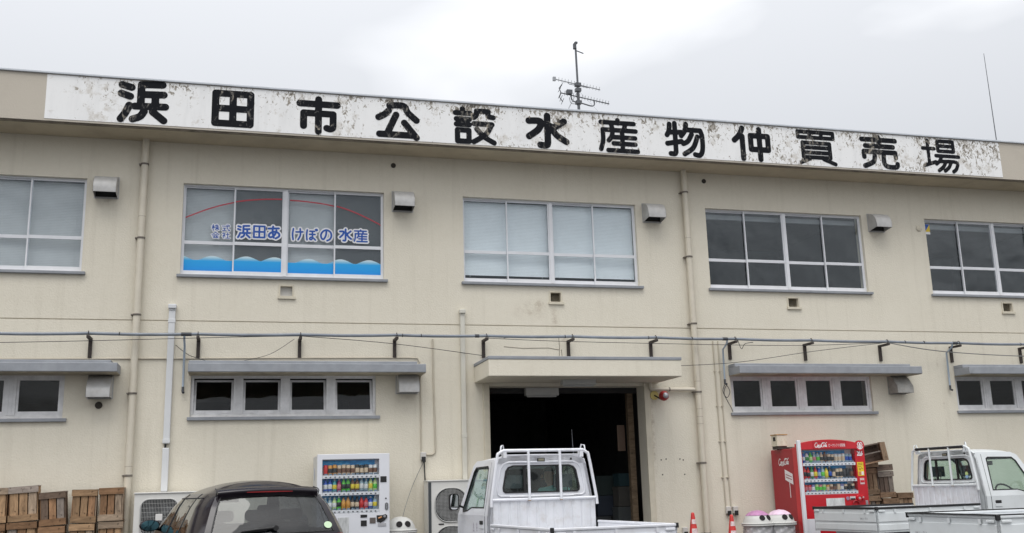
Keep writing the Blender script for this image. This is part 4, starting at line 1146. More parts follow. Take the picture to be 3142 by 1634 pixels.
# lower fittings
MB().box(.46,.80,-D_-.005,-D_-.0005,.78,1.015).build('poster', M('poster_print_pale', (.64,.66,.66), .5, var=.25, scale=9, stretch=(2,1,.6)), rv)
MB().lathe([(.03,-D_-.012),(.03,-D_-.0005)], (.86,0,1.005), 16, 'y').build('coin_button', M('mauve_button', (.35,.22,.32), .5), rv)
MB().box(.905,1.0,-D_-.012,-D_-.0005,.985,1.035).build('bill_slot', M('bill_white', (.6,.6,.6), .5), rv); MB().box(.91,.995,-D_-.014,-D_-.0125,.985,1.005).build('bill_slot', BLACK, rv)
m = MB(); m.lathe([(.045,-D_-.03),(.05,-D_-.015),(.05,-D_-.0005)], (1.07,0,1.005), 20, 'y'); m.lathe([(.03,-D_-.03),(.035,-D_-.015),(.035,-D_-.0005)], (1.135,0,1.015), 20, 'y'); m.build('coin_slot', VR, rv)
m = MB(); m.lathe([(.02,-D_-.034),(.02,-D_-.0305)], (1.07,0,1.005), 16, 'y'); m.lathe([(.014,-D_-.034),(.014,-D_-.0305)], (1.135,0,1.015), 16, 'y'); m.build('coin_slot', M('slot_grey', (.5,.4,.4), .4), rv)
MB().tube(smooth_line([Vector(q) for q in ((.95,-D_-.012,.92),(.97,-D_-.012,.955),(1.03,-D_-.012,.955),(1.06,-D_-.012,.92))], 4), .012, 6).build('return_lever', VR2, rv)
MB().box(1.19,1.235,-D_-.006,-D_-.0005,.88,.965).build('lock_plate', M('steel_plate', (.5,.5,.52), .3, metal=.7), rv)
MB().box(.03,.30,-D_-.006,-D_-.0005,.12,.70).build('lower_panel', VW, rv)
# left flank: script and white placard
ax = lambda u, v: (-.0028, -.24-u, 1.555+v)
glyph('letters', 'script', 0, .34, 0, .135, 0, WHT, rv, n=110, axis=ax)
m = MB(); m.plate([(-.42,1.50),(-.66,1.42),(-.66,1.25),(-.42,1.33)], [], lambda a, b: (-.003,a,b), (.0025,0,0)); m.box(-.003,-.0005,-.555,-.54,1.04,1.285); m.build('placard_print', WHT, rv)
GLYPH['lines'] = ([[(6,20),(92,44)], [(6,44),(92,68)]], 4.)
glyph('placard_lettering', 'lines', 0, .19, 0, .10, 0, M('red_grey_print', (.35,.12,.13), .6), rv, n=40, axis=lambda u, v: (-.0045, -.445-u, 1.325+v))
# grey-brown board and meter box on its top
o = MB().box(0,.30,-.30,0,0,.035).build('weathered_board', wood('grey_timber', (.20,.19,.175)), None, loc=(8.93,-.22,1.8345)); tag(o, 'weathered board lying on the red vending machine', 'board')
o = empty('meter_box', (8.72,-.38,1.8345), 0, 'cream metal box with rusty lid on the red vending machine', 'box')
MB().box(.0,.19,-.11,.09,.052,.235).build('casing', M('cream_metal', (.66,.62,.50), .5, var=.1, scale=14, dirt=.5, dirtcol=(.36,.2,.08), dscale=16), o, bevel=.006)
MB().box(-.008,.198,-.118,.098,.236,.250).build('lid', M('rust_edge', (.42,.24,.09), .8, var=.4, scale=30), o)
MB().box(-.003,-.0005,-.06,.02,.14,.205).build('dial', BLACK, o)
MB().box(.01,.18,-.10,.08,0,.0515).build('plinth', IRON, o)

# ================================================================ bins, cones
BINW = M('bin_white', (.55,.55,.53), .55, var=.06, scale=4, dirt=.25, dirtcol=(.4,.38,.34), dscale=6)
BAG = M('clear_bag', (.52,.51,.52), .3, var=.12, scale=10, bump=.9, bscale=16)
PINK = {'dark': M('faded_mauve', (.42,.20,.36), .6, var=.15, scale=12), 'pale': M('pale_mauve', (.66,.50,.62), .6, var=.15, scale=12)}
def bin_(x, y, h, label, pink=None, rz=0., r=.235):
    o = empty('litter_bin', (x,y,0), rz, label, 'bin')
    zr = h-.205
    MB().lathe([(r*.80,.0),(r*.93,zr*.9),(r*.95,zr-.02)], n=28).build('drum', BINW, o)
    if pink is not None:
        b_ = MB(); P = []
        for k in range(9):
            z = zr-.03 - k*.035
            P.append([((r*.955+.014*math.sin(7*a+k*1.7)+.008*math.sin(15*a-k))*math.cos(a), (r*.955+.014*math.sin(7*a+k*1.7)+.008*math.sin(15*a-k))*math.sin(a), z) for a in [2*math.pi*t/48 for t in range(49)]])
        b_.grid(P); b_.build('plastic_bag', BAG, o, recalc=False)
    MB().lathe([(r,zr-.035),(r*1.10,zr-.03),(r*1.12,zr-.012),(r*1.06,zr-.004),(r*1.12,zr+.004),(r*1.10,zr+.018),(r*.99,zr+.022)], n=32, cap=False).build('rim', BINW, o)
    dome = [(r*.985,zr+.02),(r*.93,zr+.07),(r*.80,zr+.125),(r*.60,zr+.168),(r*.35,zr+.195),(r*.02,h)]
    MB().lathe(dome, n=32).build('lid', BINW, o)
    for s_ in (-1, 1):
        f = MB()
        c_ = Vector((s_*.062, -r*.80, zr+.095)); nrm = Vector((s_*.24,-.86,.40)).normalized()
        f.tube([c_-nrm*.05, c_+nrm*.012], .046, 20)
        f.build('mouth', M('bin_mouth', (.012,.010,.010), .9), o)
    if pink:
        q = MB(); P = []
        for k in range(6):
            rr = r*(.80 - .16*k) ; 
            zz = np.interp(rr, [r*.02,r*.35,r*.60,r*.80,r*.93], [h,zr+.195,zr+.168,zr+.125,zr+.07]) + .006
            P.append([(rr*math.cos(a), rr*math.sin(a), zz + (.004 if math.sin(a) < 0 else 0)) for a in [2*math.pi*t/32 for t in range(33)]])
        q.grid(P); q.build('lid_patch', PINK[pink], o, recalc=False)
    return o
bin_(2.315, -.66, .955, 'white litter bin with two round mouths beside the white vending machine', None, .1, .225)
bin_(8.075, -.80, .855, 'bagged litter bin with the darker mauve lid, nearer the cones', 'dark', .22)
bin_(8.475, -.80, .855, 'bagged litter bin with the paler mauve lid, nearer the red machine', 'pale', .22)

CONE = M('cone_red', (.55,.035,.03), .5, var=.12, scale=6)
CONEP = M('cone_patch', (.66,.52,.52), .6, var=.35, scale=40)
def cone(x, y, h, label):
    o = empty('traffic_cone', (x,y,0), .3, label, 'traffic cone', 'red cones by the wall')
    MB().box(-.19,.19,-.19,.19,0,.03).build('base', M('cone_base', (.05,.05,.05), .8), o, bevel=.01)
    MB().lathe([(.145,.031),(.135,.06),(.028,h-.03),(.024,h-.008),(.012,h)], n=24).build('body', CONE, o)
    rad = lambda z: .135 + (.028-.135)*(z-.06)/(h-.09)
    for z0, z1, half in ((h-.175,h-.105,.55),(h-.33,h-.245,.5),(h-.5,h-.4,.45)):
        P = []
        for k in range(4):
            z = z0 + (z1-z0)*k/3
            P.append([((rad(z)+.003)*math.cos(a), (rad(z)+.003)*math.sin(a), z) for a in [-math.pi/2-.35-half*1.6+t*half*3.2/10 for t in range(11)]])
        MB().grid(P).build('notice', CONEP, o, recalc=False)
    return o
cone(6.95, -.80, .865, 'red cone left of the right drainpipe'); cone(7.62, -.80, .81, 'red cone right of the right drainpipe, below the twin outlets')

# ================================================================ wooden fish crates
TONES = [wood('crate_pine', (.41,.262,.15)), wood('crate_brown', (.33,.19,.105)), wood('crate_grey', (.34,.285,.245)), wood('crate_dark', (.24,.17,.125)), wood('crate_pale', (.45,.34,.245))]
PLANK = {}
def plank(parent, name, c, s, mat):
    """a board; its mesh runs along local x so the grain follows it"""
    ax_ = s.index(max(s))
    d = (s[0],s[1],s[2]) if ax_ == 0 else (s[1],s[0],s[2]) if ax_ == 1 else (s[2],s[1],s[0])
    rot = (0,0,0) if ax_ == 0 else (0,0,math.pi/2) if ax_ == 1 else (0,math.pi/2,0)
    key = tuple(round(v, 3) for v in d)
    if key not in PLANK:
        PLANK[key] = MB().box(-d[0]/2,d[0]/2,-d[1]/2,d[1]/2,-d[2]/2,d[2]/2).mesh('plank'); PLANK[key].materials.append(TONES[0])
    o = bpy.data.objects.new(name, PLANK[key]); link(o, parent)
    o.location = c
    o.material_slots[0].link = 'OBJECT'; o.material_slots[0].material = mat
    o.rotation_euler = (rot[0], rot[1]+random.uniform(-.010,.010), rot[2]+random.uniform(-.004,.004))
    return o
def crate(x, y, z, w_, h_, label, group, lean=0., yaw=0., tone=None, gap=.014, d_=.19, cleats=True):
    """stood on end: three bottom boards and two cleats face the yard"""
    o = empty('fish_crate', (x,y,z), yaw, label, 'crate', group); o.rotation_euler = (0, lean, yaw)
    T = lambda: random.choice(tone or TONES)
    bw = (w_-.05-2*gap)/3
    for k in range(3):
        plank(o, 'bottom_board', (-w_/2+.025+bw/2+k*(bw+gap), -.006, h_/2), (bw,.012,h_-.03), T())
    ch = .088
    for zc in (ch/2+.004, h_-ch/2-.004):
        plank(o, 'cleat', (0, -.021, zc), (w_,.016,ch), T())
    for sx in (-1, 1):
        plank(o, 'side_board', (sx*(w_/2-.014), d_/2+.004, h_/2), (.014,d_,h_-.026), T())
    plank(o, 'gap_backing', (0, d_+.010, h_/2), (w_-.03,.010,h_-.03), TONES[3])  # added dark board closing the hollow, so the gaps between boards look dark
    for zc in (.0075, h_-.0075):
        plank(o, 'end_board', (0, d_/2+.004, zc), (w_-.002,d_,.012), T())
    return o
G1 = 'fish crates stacked at the left'
cols = [(-3.285,.385,(0,.50,1.04),1.0,.0), (-2.878,.385,(0,.53,1.055),1.0,-.055), (-2.50,.345,(0,.48,.985),.96,-.07), (-2.115,.335,(0,.49,1.006),.96,.01), (-1.742,.33,(0,.50,1.022),.97,-.012)]
tn = [[TONES[4],TONES[0],TONES[1]], [TONES[0],TONES[0],TONES[1],TONES[4],TONES[2]], [TONES[3],TONES[3],TONES[1],TONES[2]], [TONES[0],TONES[4],TONES[1],TONES[0],TONES[2]], [TONES[0],TONES[4],TONES[1]]]
where = ['crate column cut by the left picture edge', 'tallest crate column, marked with a Y', 'darkest crate column, leaning right', 'fourth crate column from the left edge', 'crate column touching the left drainpipe']
for ci, (x, w_, zs, k_, lean) in enumerate(cols):
    for t, z in enumerate(zs):
        h_ = .455 if t < 2 else .475
        h_ = (zs[t+1]-z-.008) if t < 2 else (.478 if ci < 2 else .462)
        crate(x+random.uniform(-.012,.012), -.33, z, w_, h_, ['bottom','middle','top'][t] + ' crate of the ' + where[ci], G1, lean if t == 2 else lean*.4, random.uniform(-.04,.04), tn[ci])
GLYPH['Y'] = ([[(20,10),(50,50)], [(84,6),(50,50)], [(50,50),(48,96)]], 3.)
yo = [o for o in bpy.data.objects if o.get('label') == 'top crate of the tallest crate column, marked with a Y'][0]
glyph('ink_mark', 'Y', 0, .05, 0, .055, 0, M('ink', (.12,.08,.05), .8), yo, n=30, axis=lambda u, v: (-.03+u, -.0315, .40+v))
# heap behind the red machine
G2 = 'fish crates heaped by the red machine'
HB = [wood('heap_brown', (.30,.195,.125)), wood('heap_tan', (.36,.25,.165)), wood('heap_dark', (.17,.125,.10)), wood('heap_grey', (.26,.22,.19))]
HT = [HB[0],HB[1],HB[2],HB[3]]
crate(10.46, -.46, .575, .30, .455, 'lower crate of the heap right against the red machine', G2, 0., 0., [HB[0],HB[1],HB[3]])
crate(10.455, -.46, 1.04, .30, .45, 'middle crate of the heap right against the red machine', G2, -.02, 0., [HB[1],HB[0]])
crate(10.745, -.48, .985, .31, .445, 'upper standing crate of the second heap column, below a flat one', G2, -.03, 0., [HB[2],HB[0],HB[3]])
crate(10.78, -.48, .52, .31, .457, 'crate beneath the upper standing one in the second heap column', G2, .02, 0., [HB[1],HB[0]])
def flat_crate(x, z, w_, label, tone, lean):
    o = empty('fish_crate', (x,-.50,z), 0, label, 'crate', G2); o.rotation_euler = (0,lean,0)
    plank(o, 'end_board', (0,0,.055), (w_,.014,.10), tone[0]); plank(o, 'end_board', (0,.40,.055), (w_,.014,.10), tone[1])
    for sx in (-1,1): plank(o, 'side_board', (sx*(w_/2-.008),.20,.055), (.014,.384,.10), tone[1])
    for k in range(3): plank(o, 'bottom_board', ((k-1)*w_*.31,.20,.010), (w_*.29,.384,.010), tone[0])
flat_crate(10.46, 1.495, .30, 'shallow crate lying flat under the tipped one, nearest the red machine', [HB[1],HB[0]], -.05)
flat_crate(10.735, 1.434, .31, 'dark shallow crate lying flat on the second heap column', [HB[2],HB[2]], -.06)
crate(11.10, -.46, .60, .30, .46, 'low crate at the heap end behind the white truck cab', G2, 0., 0., [HB[0],HB[1]])
for x, lab in ((10.46,'bottom crate of the heap column against the red machine'), (10.78,'bottom crate of the second heap column'), (11.12,'bottom crate of the third heap column')):
    crate(x, -.46, .0, .31, .515 if x == 10.78 else .57 if x == 10.46 else .595, lab, G2, 0., 0., HT)
# top crate lies tipped with its hollow to the yard
o = empty('fish_crate', (10.60,-.60,1.60), 0, 'tipped crate on top of the heap, hollow side out', 'crate', G2); o.rotation_euler = (0,-.17,0)
plank(o, 'side_board', (.045,-.09,.155), (.10,.016,.31), HB[1]); plank(o, 'side_board', (.085,.0,.155), (.016,.17,.31), HB[0])
plank(o, 'bottom_board', (-.14,.09,.226), (.44,.012,.145), HB[2]); plank(o, 'bottom_board', (-.14,.09,.078), (.44,.012,.145), HB[2])  # darkest tone puts the shade inside the hollow into the boards' colour
plank(o, 'end_board', (-.16,.0,.302), (.42,.17,.014), HB[2]); plank(o, 'end_board', (-.16,.0,.008), (.42,.17,.014), HB[0])
plank(o, 'cleat', (-.17,-.075,.17), (.32,.012,.02), HB[3])

# ================================================================ small pickup trucks
TW = M('truck_white', (.70,.71,.75), .32, var=.04, scale=2.5, coat=.3, dirt=.34, dirtcol=(.42,.38,.33), dscale=5, bump=.06, bscale=7)
TWD = M('truck_bed_white', (.60,.61,.64), .45, var=.08, scale=4, dirt=.55, dirtcol=(.34,.30,.26), dscale=7, bump=.1, bscale=9)
TW2 = M('truck_white_cool', (.68,.71,.72), .35, var=.05, scale=2.5, coat=.25, dirt=.3, dirtcol=(.45,.43,.39), dscale=4)
TG = glass('truck_glass', (.86,.93,.91), 1.5)
SEATM = M('seat_grey', (.07,.075,.085), .9, var=.2, scale=20)
DASH = M('dash_dark', (.035,.04,.045), .7)
TYRE = M('tyre', (.02,.02,.021), .85, var=.2, scale=20)
RIM = M('steel_rim', (.45,.46,.48), .4, metal=.5)
SEAM = M('panel_gap', (.03,.03,.032), .9)
MIRR = M('mirror_face', (.8,.82,.83), .03, metal=1., var=0)

def wheel(parent, x, y, r, wd):
    t = MB(); t.lathe([(r*.62,-wd/2),(r*.93,-wd/2),(r,-wd*.36),(r,wd*.36),(r*.93,wd/2),(r*.62,wd/2)], (0,0,0), 28, 'y')
    o = t.build('wheel', TYRE, parent, loc=(x,y,r))
    h = MB(); h.lathe([(r*.6,-wd*.5-.003),(r*.52,-wd*.40),(r*.2,-wd*.36),(.01,-wd*.42)], n=24, ax='y'); h.lathe([(r*.6,wd*.5+.003),(r*.52,wd*.40),(r*.2,wd*.36),(.01,wd*.42)], n=24, ax='y')
    h.build('rim', RIM, o)

def kei_truck(X, Y, a, label, white, rail, hb=.908, black_bar=False, wide_lift=0.):
    """local x forward from the tailgate, y to the left"""
    o = empty('pickup_truck', (X,Y,0), a+math.pi/2, label, 'pickup truck', 'small white pickup trucks')
    BW = .70; L0 = 1.95; CX = 2.07                    # bed half width, bed length, cab back
    # ---- bed
    b_ = MB(); b_.box(.03,L0,-BW+.03,BW-.03,.56,.60); b_.box(.05,L0,-.28,.28,.40,.559)
    b_.build('bed_floor', TWD, o)
    def gate(name, p0, p1, nrm, out):
        """side board between two corners at floor height, ribbed outside, rail on top"""
        p0 = Vector(p0); p1 = Vector(p1); t = (p1-p0); Lg = t.length; t.normalize(); n_ = Vector(nrm)
        F = lambda s_, d_, z_: tuple(p0 + t*s_ + n_*d_ + Vector((0,0,z_)))
        m = MB()
        def bb(s0,s1,d0,d1,z0,z1): m.box(s0,s1,d0,d1,z0,z1, fn=lambda x,y,z: F(x,y,z))
        zt_ = hb-.55
        bb(0,Lg,-.024,0,0,zt_-.03)
        bb(.02,Lg-.02,.0005,.010,.03,.115); bb(.02,Lg-.02,.0005,.010,.15,zt_-.085)
        gt = m.build(name, white, o, bevel=.004)
        r_ = MB(); r_.box(-.004,Lg+.004,-.03,.012,zt_-.0295,zt_, fn=lambda x,y,z: F(x,y,z)); r_.build('top_rail', rail, gt, bevel=.008)
        k_ = MB(); nh = 3
        for q in range(nh):
            s_ = Lg*(q+.5)/nh
            k_.box(s_-.016,s_+.016,.0105,.022,zt_-.085,zt_-.035, fn=lambda x,y,z: F(x,y,z))
        k_.build('rope_hooks', white, gt)
        for s0 in ((.03,.14),(Lg-.14,Lg-.03)):
            k_ = MB(); k_.box(s0[0],s0[1],.0105,.024,zt_-.070,zt_-.042, fn=lambda x,y,z: F(x,y,z)); k_.build('latch', white, gt, bevel=.006)
        return gt
    gr = gate('tailgate', (0,-BW,.55), (0,BW,.55), (-1,0,0), 1)
    gl_ = gate('side_gate', (0,BW,.55), (L0,BW,.55), (0,1,0), 1)
    gR = gate('side_gate', (0,-BW,.55), (L0,-BW,.55), (0,-1,0), 1)
    for sy in (-1,1):
        MB().box(-.016,.028,sy*BW-.016,sy*BW+.016,hb-.045,hb+.006).build('corner_cap', BLACK, o, bevel=.006)
    # ---- bulkhead with vertical ribs
    zb_ = 1.165
    P0 = []; n = 88
    for k in range(n+1):
        y = -.66 + 1.32*k/n
        ph = (y/.118) % 1.
        P0.append(.009 if ph < .72 else 0.)
    m = MB(); m.grid([[(L0+.035-P0[k], -.66+1.32*k/n, z) for k in range(n+1)] for z in (.58, zb_)], False); m.box(L0+.036,L0+.05,-.665,.665,.58,zb_)
    m.build('bulkhead', TWD, o, recalc=False)
    # ---- guard frame
    gx = L0+.02; gz = 1.757
    arch = [(gx,.685,1.10),(gx,.68,1.19),(gx,.60,gz-.09),(gx,.575,gz-.035),(gx,.52,gz),(gx,-.52,gz),(gx,-.575,gz-.035),(gx,-.60,gz-.09),(gx,-.68,1.19),(gx,-.685,1.10)]
    m = MB(); m.tube([arch[0]]+[tuple(q) for q in smooth_line([Vector(v_) for v_ in arch[1:5]], 4)]+[tuple(q) for q in smooth_line([Vector(v_) for v_ in arch[5:9]], 4)]+[arch[-1]], .019, 10)
    m.tube([(gx,-.67,1.18),(gx,.67,1.18)], .018, 10)
    for y in (-.205,.205): m.tube([(gx-.022,y,1.16),(gx-.022,y,gz-.005)], .017, 10)
    m.tube([(gx+.05,-.50,gz-.055),(gx+.05,.50,gz-.055)], .010, 8)
    for y in (-.50,.50): m.box(gx-.012,gx+.06,y-.022,y+.022,gz-.085,gz-.012)
    gf = m.build('guard_frame', white if not black_bar else TW2, o)
    for y in (-.205,.205): MB().cyl((gx-.022,y,1.160),(gx-.022,y,1.170), .0185, n=10).build('rust_ring', M('rust_ring', (.27,.19,.13), .9, var=.4, scale=60), gf)
    if black_bar: MB().cyl((gx-.012,-.50,gz-.006),(gx-.012,.50,gz-.006), .022, n=12).build('pad', BLACK, gf)
    for s_ in (-1,1):
        MB().tube([(gx,s_*.555,gz-.02),(gx,s_*.545,gz+.055),(gx+.02,s_*.515,gz+.065),(gx+.03,s_*.50,gz)], .009, 8).build('top_hook', white, gf)
    # ---- cab
    sy_ = lambda z: .70 if z <= 1.0 else .70 - (z-1.0)*.17
    ZR = 1.66
    up = [(CX,1.0),(CX,1.60),(CX+.03,ZR),(2.80,ZR),(2.92,1.615),(3.26,1.10),(3.31,1.0)]
    hole = [(2.25,1.085),(2.75,1.085),(2.92,1.045),(3.11,1.03),(3.135,1.07),(2.875,1.53),(2.80,1.585),(2.31,1.59),(2.27,1.565)]
    for s_ in (1,-1):
        f_ = lambda x, z, s_=s_: (x, s_*sy_(z), z)
        m = MB(); m.plate(up, [hole], f_, (0,-s_*.035,0)); m.build('cab_upper_side', white, o)
        m = MB(); m.plate([(CX,.36),(2.42,.36),(2.47,.55),(2.60,.66),(2.80,.66),(2.93,.55),(2.98,.36),(3.33,.36),(3.335,.93),(3.31,.999),(CX,.999)], [], lambda x, z, s_=s_: (x, s_*.70, z), (0,-s_*.03,0)); dr = m.build('door', white, o)
        # gaps, handle, glass, black frame, visor
        m = MB(); m.box(2.185,2.192,-.0015,.0015,.40,.995, fn=lambda x,y,z,s_=s_: (x, s_*(.7015)+y, z)); m.build('gap', SEAM, dr)
        m = MB(); m.add([(2.185, s_*(sy_(1.0)+.0015), 1.0),(2.192, s_*(sy_(1.0)+.0015), 1.0),(2.192, s_*(sy_(1.63)+.0015),1.63),(2.185, s_*(sy_(1.63)+.0015),1.63)], [(0,1,2,3)]); m.build('gap', SEAM, dr, recalc=False)
        MB().box(2.26,2.375,-.006,.006,.895,.94, fn=lambda x,y,z,s_=s_: (x, s_*.7045+y, z)).build('handle', BLACK, dr, bevel=.012)
        MB().box(2.25,2.385,-.005,.004,.845,.893, fn=lambda x,y,z,s_=s_: (x, s_*.704+y, z)).build('handle_cup', white, dr, bevel=.012)
        m = MB(); m.plate(hole, [], lambda x, z, s_=s_: (x, s_*(sy_(z)-.018), z), (0,-s_*.004,0)); m.build('side_glass', TG, o)
        cx_ = sum(q[0] for q in hole)/len(hole); cz_ = sum(q[1] for q in hole)/len(hole)
        inn = [(cx_+(q[0]-cx_)*.955, cz_+(q[1]-cz_)*.925) for q in hole]
        m = MB(); m.plate(hole, [inn], lambda x, z, s_=s_: (x, s_*(sy_(z)+.002), z), (0,-s_*.016,0)); m.build('window_seal', BLACK, o)
        # quarter corner with mirror
        mi = MB(); mi.tube([(3.04,s_*.70,1.09),(3.03,s_*.78,1.12),(3.02,s_*.82,1.14)], .014, 8); mr = mi.build('mirror', BLACK, o)
        m = MB(); m.plate(rrect(-.062,.062,-.105,.105,.04,5), [], lambda a_, b2, s_=s_: (2.985, s_*.845+a_, 1.165+b2), (.055,0,0)); m.build('housing', BLACK, mr, bevel=.015)
        m = MB(); m.plate(rrect(-.050,.050,-.092,.092,.035,5), [], lambda a_, b2, s_=s_: (2.9825, s_*.845+a_, 1.165+b2), (.002,0,0)); m.build('mirror_face', MIRR, mr)
    # back panel with window
    bo = [(-.70,.60),(.70,.60),(.70,1.0)] + [(sy_(z), z) for z in (1.3,1.58)] + [(.565,1.655),(.50,1.70),(-.50,1.70),(-.565,1.655)] + [(-sy_(z), z) for z in (1.58,1.3)] + [(-.70,1.0)]
    wh = [(-.47,1.255),(.47,1.255),(.50,1.275),(.505,1.32),(.465,1.52),(.43,1.565),(.37,1.585),(-.37,1.585),(-.43,1.565),(-.465,1.52),(-.505,1.32),(-.50,1.275)]
    m = MB(); m.plate(bo, [wh], lambda y, z: (CX,y,z), (.03,0,0)); bp_ = m.build('back_panel', white, o)
    big = [(q[0]*1.13, 1.42+(q[1]-1.42)*1.22) for q in wh]
    m = MB(); m.tube([(CX+.004,y,z) for y, z in big], .014, 8, closed=True); m.tube([(CX-.002,-.42,1.212),(CX-.002,.42,1.212)], .016, 8); m.build('pressing', white, bp_)
    inn = [(q[0]*.955, 1.42+(q[1]-1.42)*.90) for q in wh]
    m = MB(); m.plate(wh, [inn], lambda y, z: (CX-.008,y,z), (.03,0,0))
    for y in (-.215,.215): m.box(CX-.004,CX+.016,y-.018,y+.018,1.27,1.572)
    m.build('rear_window_seal', BLACK, bp_)
    m = MB(); m.plate(wh, [], lambda y, z: (CX+.012,y,z), (.004,0,0)); m.build('rear_glass', TG, bp_)
    m = MB(); m.box(CX-.014,CX-.0005,-.052,.052,1.625,1.668); ll = m.build('cargo_lamp', M('lamp_surround', (.03,.03,.03), .5), bp_, bevel=.008)
    MB().box(CX-.018,CX-.0145,-.036,.036,1.634,1.659).build('lens', M('lamp_lens', (.30,.28,.20), .25), ll)
    MB().cyl((CX-.004,-.40,1.652),(CX-.0005,-.40,1.652), .013, n=12).build('grommet', BLACK, bp_)
    # roof
    P = []; nx, ny = 14, 18
    for i in range(nx+1):
        u = i/nx; x = CX + (2.90-CX)*u; row = []
        crown = .062*(1-abs(2*u-.75)**3*.28)
        for j in range(ny+1):
            v = -1 + 2*j/ny; 
            edge = sy_(ZR)-.0
            zz = ZR - .012 + (crown+.012)*(1-abs(v)**3.2)
            if u > .85: zz -= (u-.85)**2*1.9
            row.append((x, v*edge, zz))
        P.append(row)
    m = MB(); m.grid(P, True); m.grid([[(CX, q[1], q[2]) for q in P[0]], [(CX, q[1], 1.60) for q in P[0]]], False)
    m.build('roof', white, o, recalc=False)
    # windscreen, front
    fw = lambda y, z: (3.275-(z-1.08)*.66, y, z)
    m = MB(); m.plate([(-.66,1.02),(.66,1.02),(.575,1.60),(-.575,1.60)], [[(-.60,1.07),(.60,1.07),(.535,1.555),(-.535,1.555)]], lambda y, z: (3.30-(z-1.02)*.70,y,z), (-.03,0,0)); m.build('windscreen_frame', white, o)
    m = MB(); m.plate([(-.60,1.07),(.60,1.07),(.535,1.555),(-.535,1.555)], [], lambda y, z: (3.29-(z-1.02)*.70,y,z), (-.005,0,0)); m.build('windscreen', TG, o)
    m = MB(); m.box(3.295,3.325,-.669,.669,.36,1.02); fr = m.build('front_panel', white, o, bevel=.01)
    for s_ in (-1,1): MB().lathe([(.09,3.326),(.085,3.345),(.01,3.35)], (0,s_*.50,.80), 20, 'x').build('headlight', M('headlight_lens', (.6,.62,.65), .15), fr)
    MB().box(3.326,3.38,-.68,.68,.36,.56).build('bumper', white, fr, bevel=.02)
    # inside
    m = MB(); m.box(CX+.04,3.28,-.66,.66,.52,.56); m.build('cab_floor', DASH, o)
    for y in (-.33,.33):
        m = MB(); m.box(2.35,2.80,y-.24,y+.24,.561,.78); m.box(2.22,2.34,y-.235,y+.235,.70,1.27, fn=lambda x,y_,z: (x-(z-.7)*.10,y_,z)); st_ = m.build('seat', SEATM, o, bevel=.04)
        m = MB(); m.box(2.155,2.235,y-.115,y+.115,1.31,1.47); m.cyl((2.19,y-.06,1.24),(2.19,y-.06,1.32), .008, n=6); m.cyl((2.19,y+.06,1.24),(2.19,y+.06,1.32), .008, n=6); m.build('headrest', SEATM, st_, bevel=.03)
    m = MB(); m.box(2.98,3.27,-.65,.65,.75,1.035); m.build('dashboard', DASH, o, bevel=.03)
    m = MB(); m.tube([(2.90-.10*math.sin(t*2*math.pi/24), -.33+.18*math.cos(t*2*math.pi/24), 1.02+.15*math.sin(t*2*math.pi/24)) for t in range(24)], .014, 8, closed=True); m.tube([(2.90,-.50,1.02),(2.93,-.33,.99),(2.90,-.16,1.02)], .012, 6); m.tube([(2.92,-.33,1.0),(3.05,-.33,.88)], .025, 8)
    m.build('steering_wheel', BLACK, o)
    m = MB(); m.box(2.90,2.925,-.11,.11,1.47,1.535); m.cyl((2.915,0,1.53),(2.93,0,1.60), .008, n=6); m.build('inner_mirror', DASH, o, bevel=.01)
    m = MB(); m.box(CX+.04,2.85,-.565,.565,1.615,1.63); m.build('headlining', M('headlining', (.30,.30,.29), .9), o)
    # chassis and wheels
    m = MB(); m.box(.1,3.2,-.36,-.28,.34,.399); m.box(.1,3.2,.28,.36,.34,.399); m.box(.02,.06,-.6,.6,.30,.42); m.build('chassis', BLACK, o)
    for s_ in (-1,1):
        MB().box(-.012,.02,s_*.56-.10,s_*.56+.10,.36,.47).build('tail_lamp', M('tail_lamp_red', (.40,.02,.02), .25), o, bevel=.008)
        wheel(o, .75, s_*.60, .27, .15); wheel(o, 2.70, s_*.60, .27, .15)
    return o

t1 = kei_truck(3.728, -5.944, .081, 'white pickup truck in front of the dark entrance', TW, TW)
t2 = kei_truck(8.712, -2.285, -1.457, 'white pickup truck with black-capped bed beside the red machine', TW2, BLACK, black_bar=True)
t3 = kei_truck(6.906, -6.985, -1.60, 'bed of a white pickup truck cut by the lower right corner', TW2, TW2, hb=.935)
# black top strip on the nearest truck's boards
m = MB(); m.box(-.03,.012,-.70,.70,.9352,.945); m.box(.013,1.95,.672,.712,.9352,.945); m.box(.013,1.95,-.712,-.672,.9352,.945); m.build('rail_strip', BLACK, t3)
# roof whip and faded door lettering on the first truck
MB().tube([(2.35,-.56,1.70),(2.31,-.535,1.83),(2.24,-.50,2.02)], [.006,.005,.003], 6).build('aerial', STEEL, t1)
INK = M('faded_violet_ink', (.36,.30,.38), .6, var=.3, scale=30); INK2 = M('blue_ink', (.14,.16,.36), .6, var=.3, scale=30)
GLYPH['faded1'] = ([[(50,4),(30,20)], [(26,20),(80,20)], [(30,20),(30,60)], [(72,20),(72,60)], [(30,40),(72,40)], [(24,60),(80,60)], [(20,78),(14,94)], [(42,78),(40,94)], [(60,78),(64,94)], [(82,78),(90,94)]], 5.)
GLYPH['faded2'] = ([[(30,4),(38,14)], [(70,4),(62,14)], [(14,20),(86,20)], [(20,36),(80,36)], [(10,52),(92,52)], [(50,20),(50,96)], [(26,66),(74,66)], [(20,84),(84,84)]], 5.)
d1 = [c for c in t1.children if c.name.startswith('door')][0]
for k, x in (('faded1',2.66),('faded2',2.53)):
    glyph('door_lettering', k, 0, .052, 0, .12, 0, INK, d1, n=40, axis=lambda u, v, x=x: (x-u, .7018, .80+v))
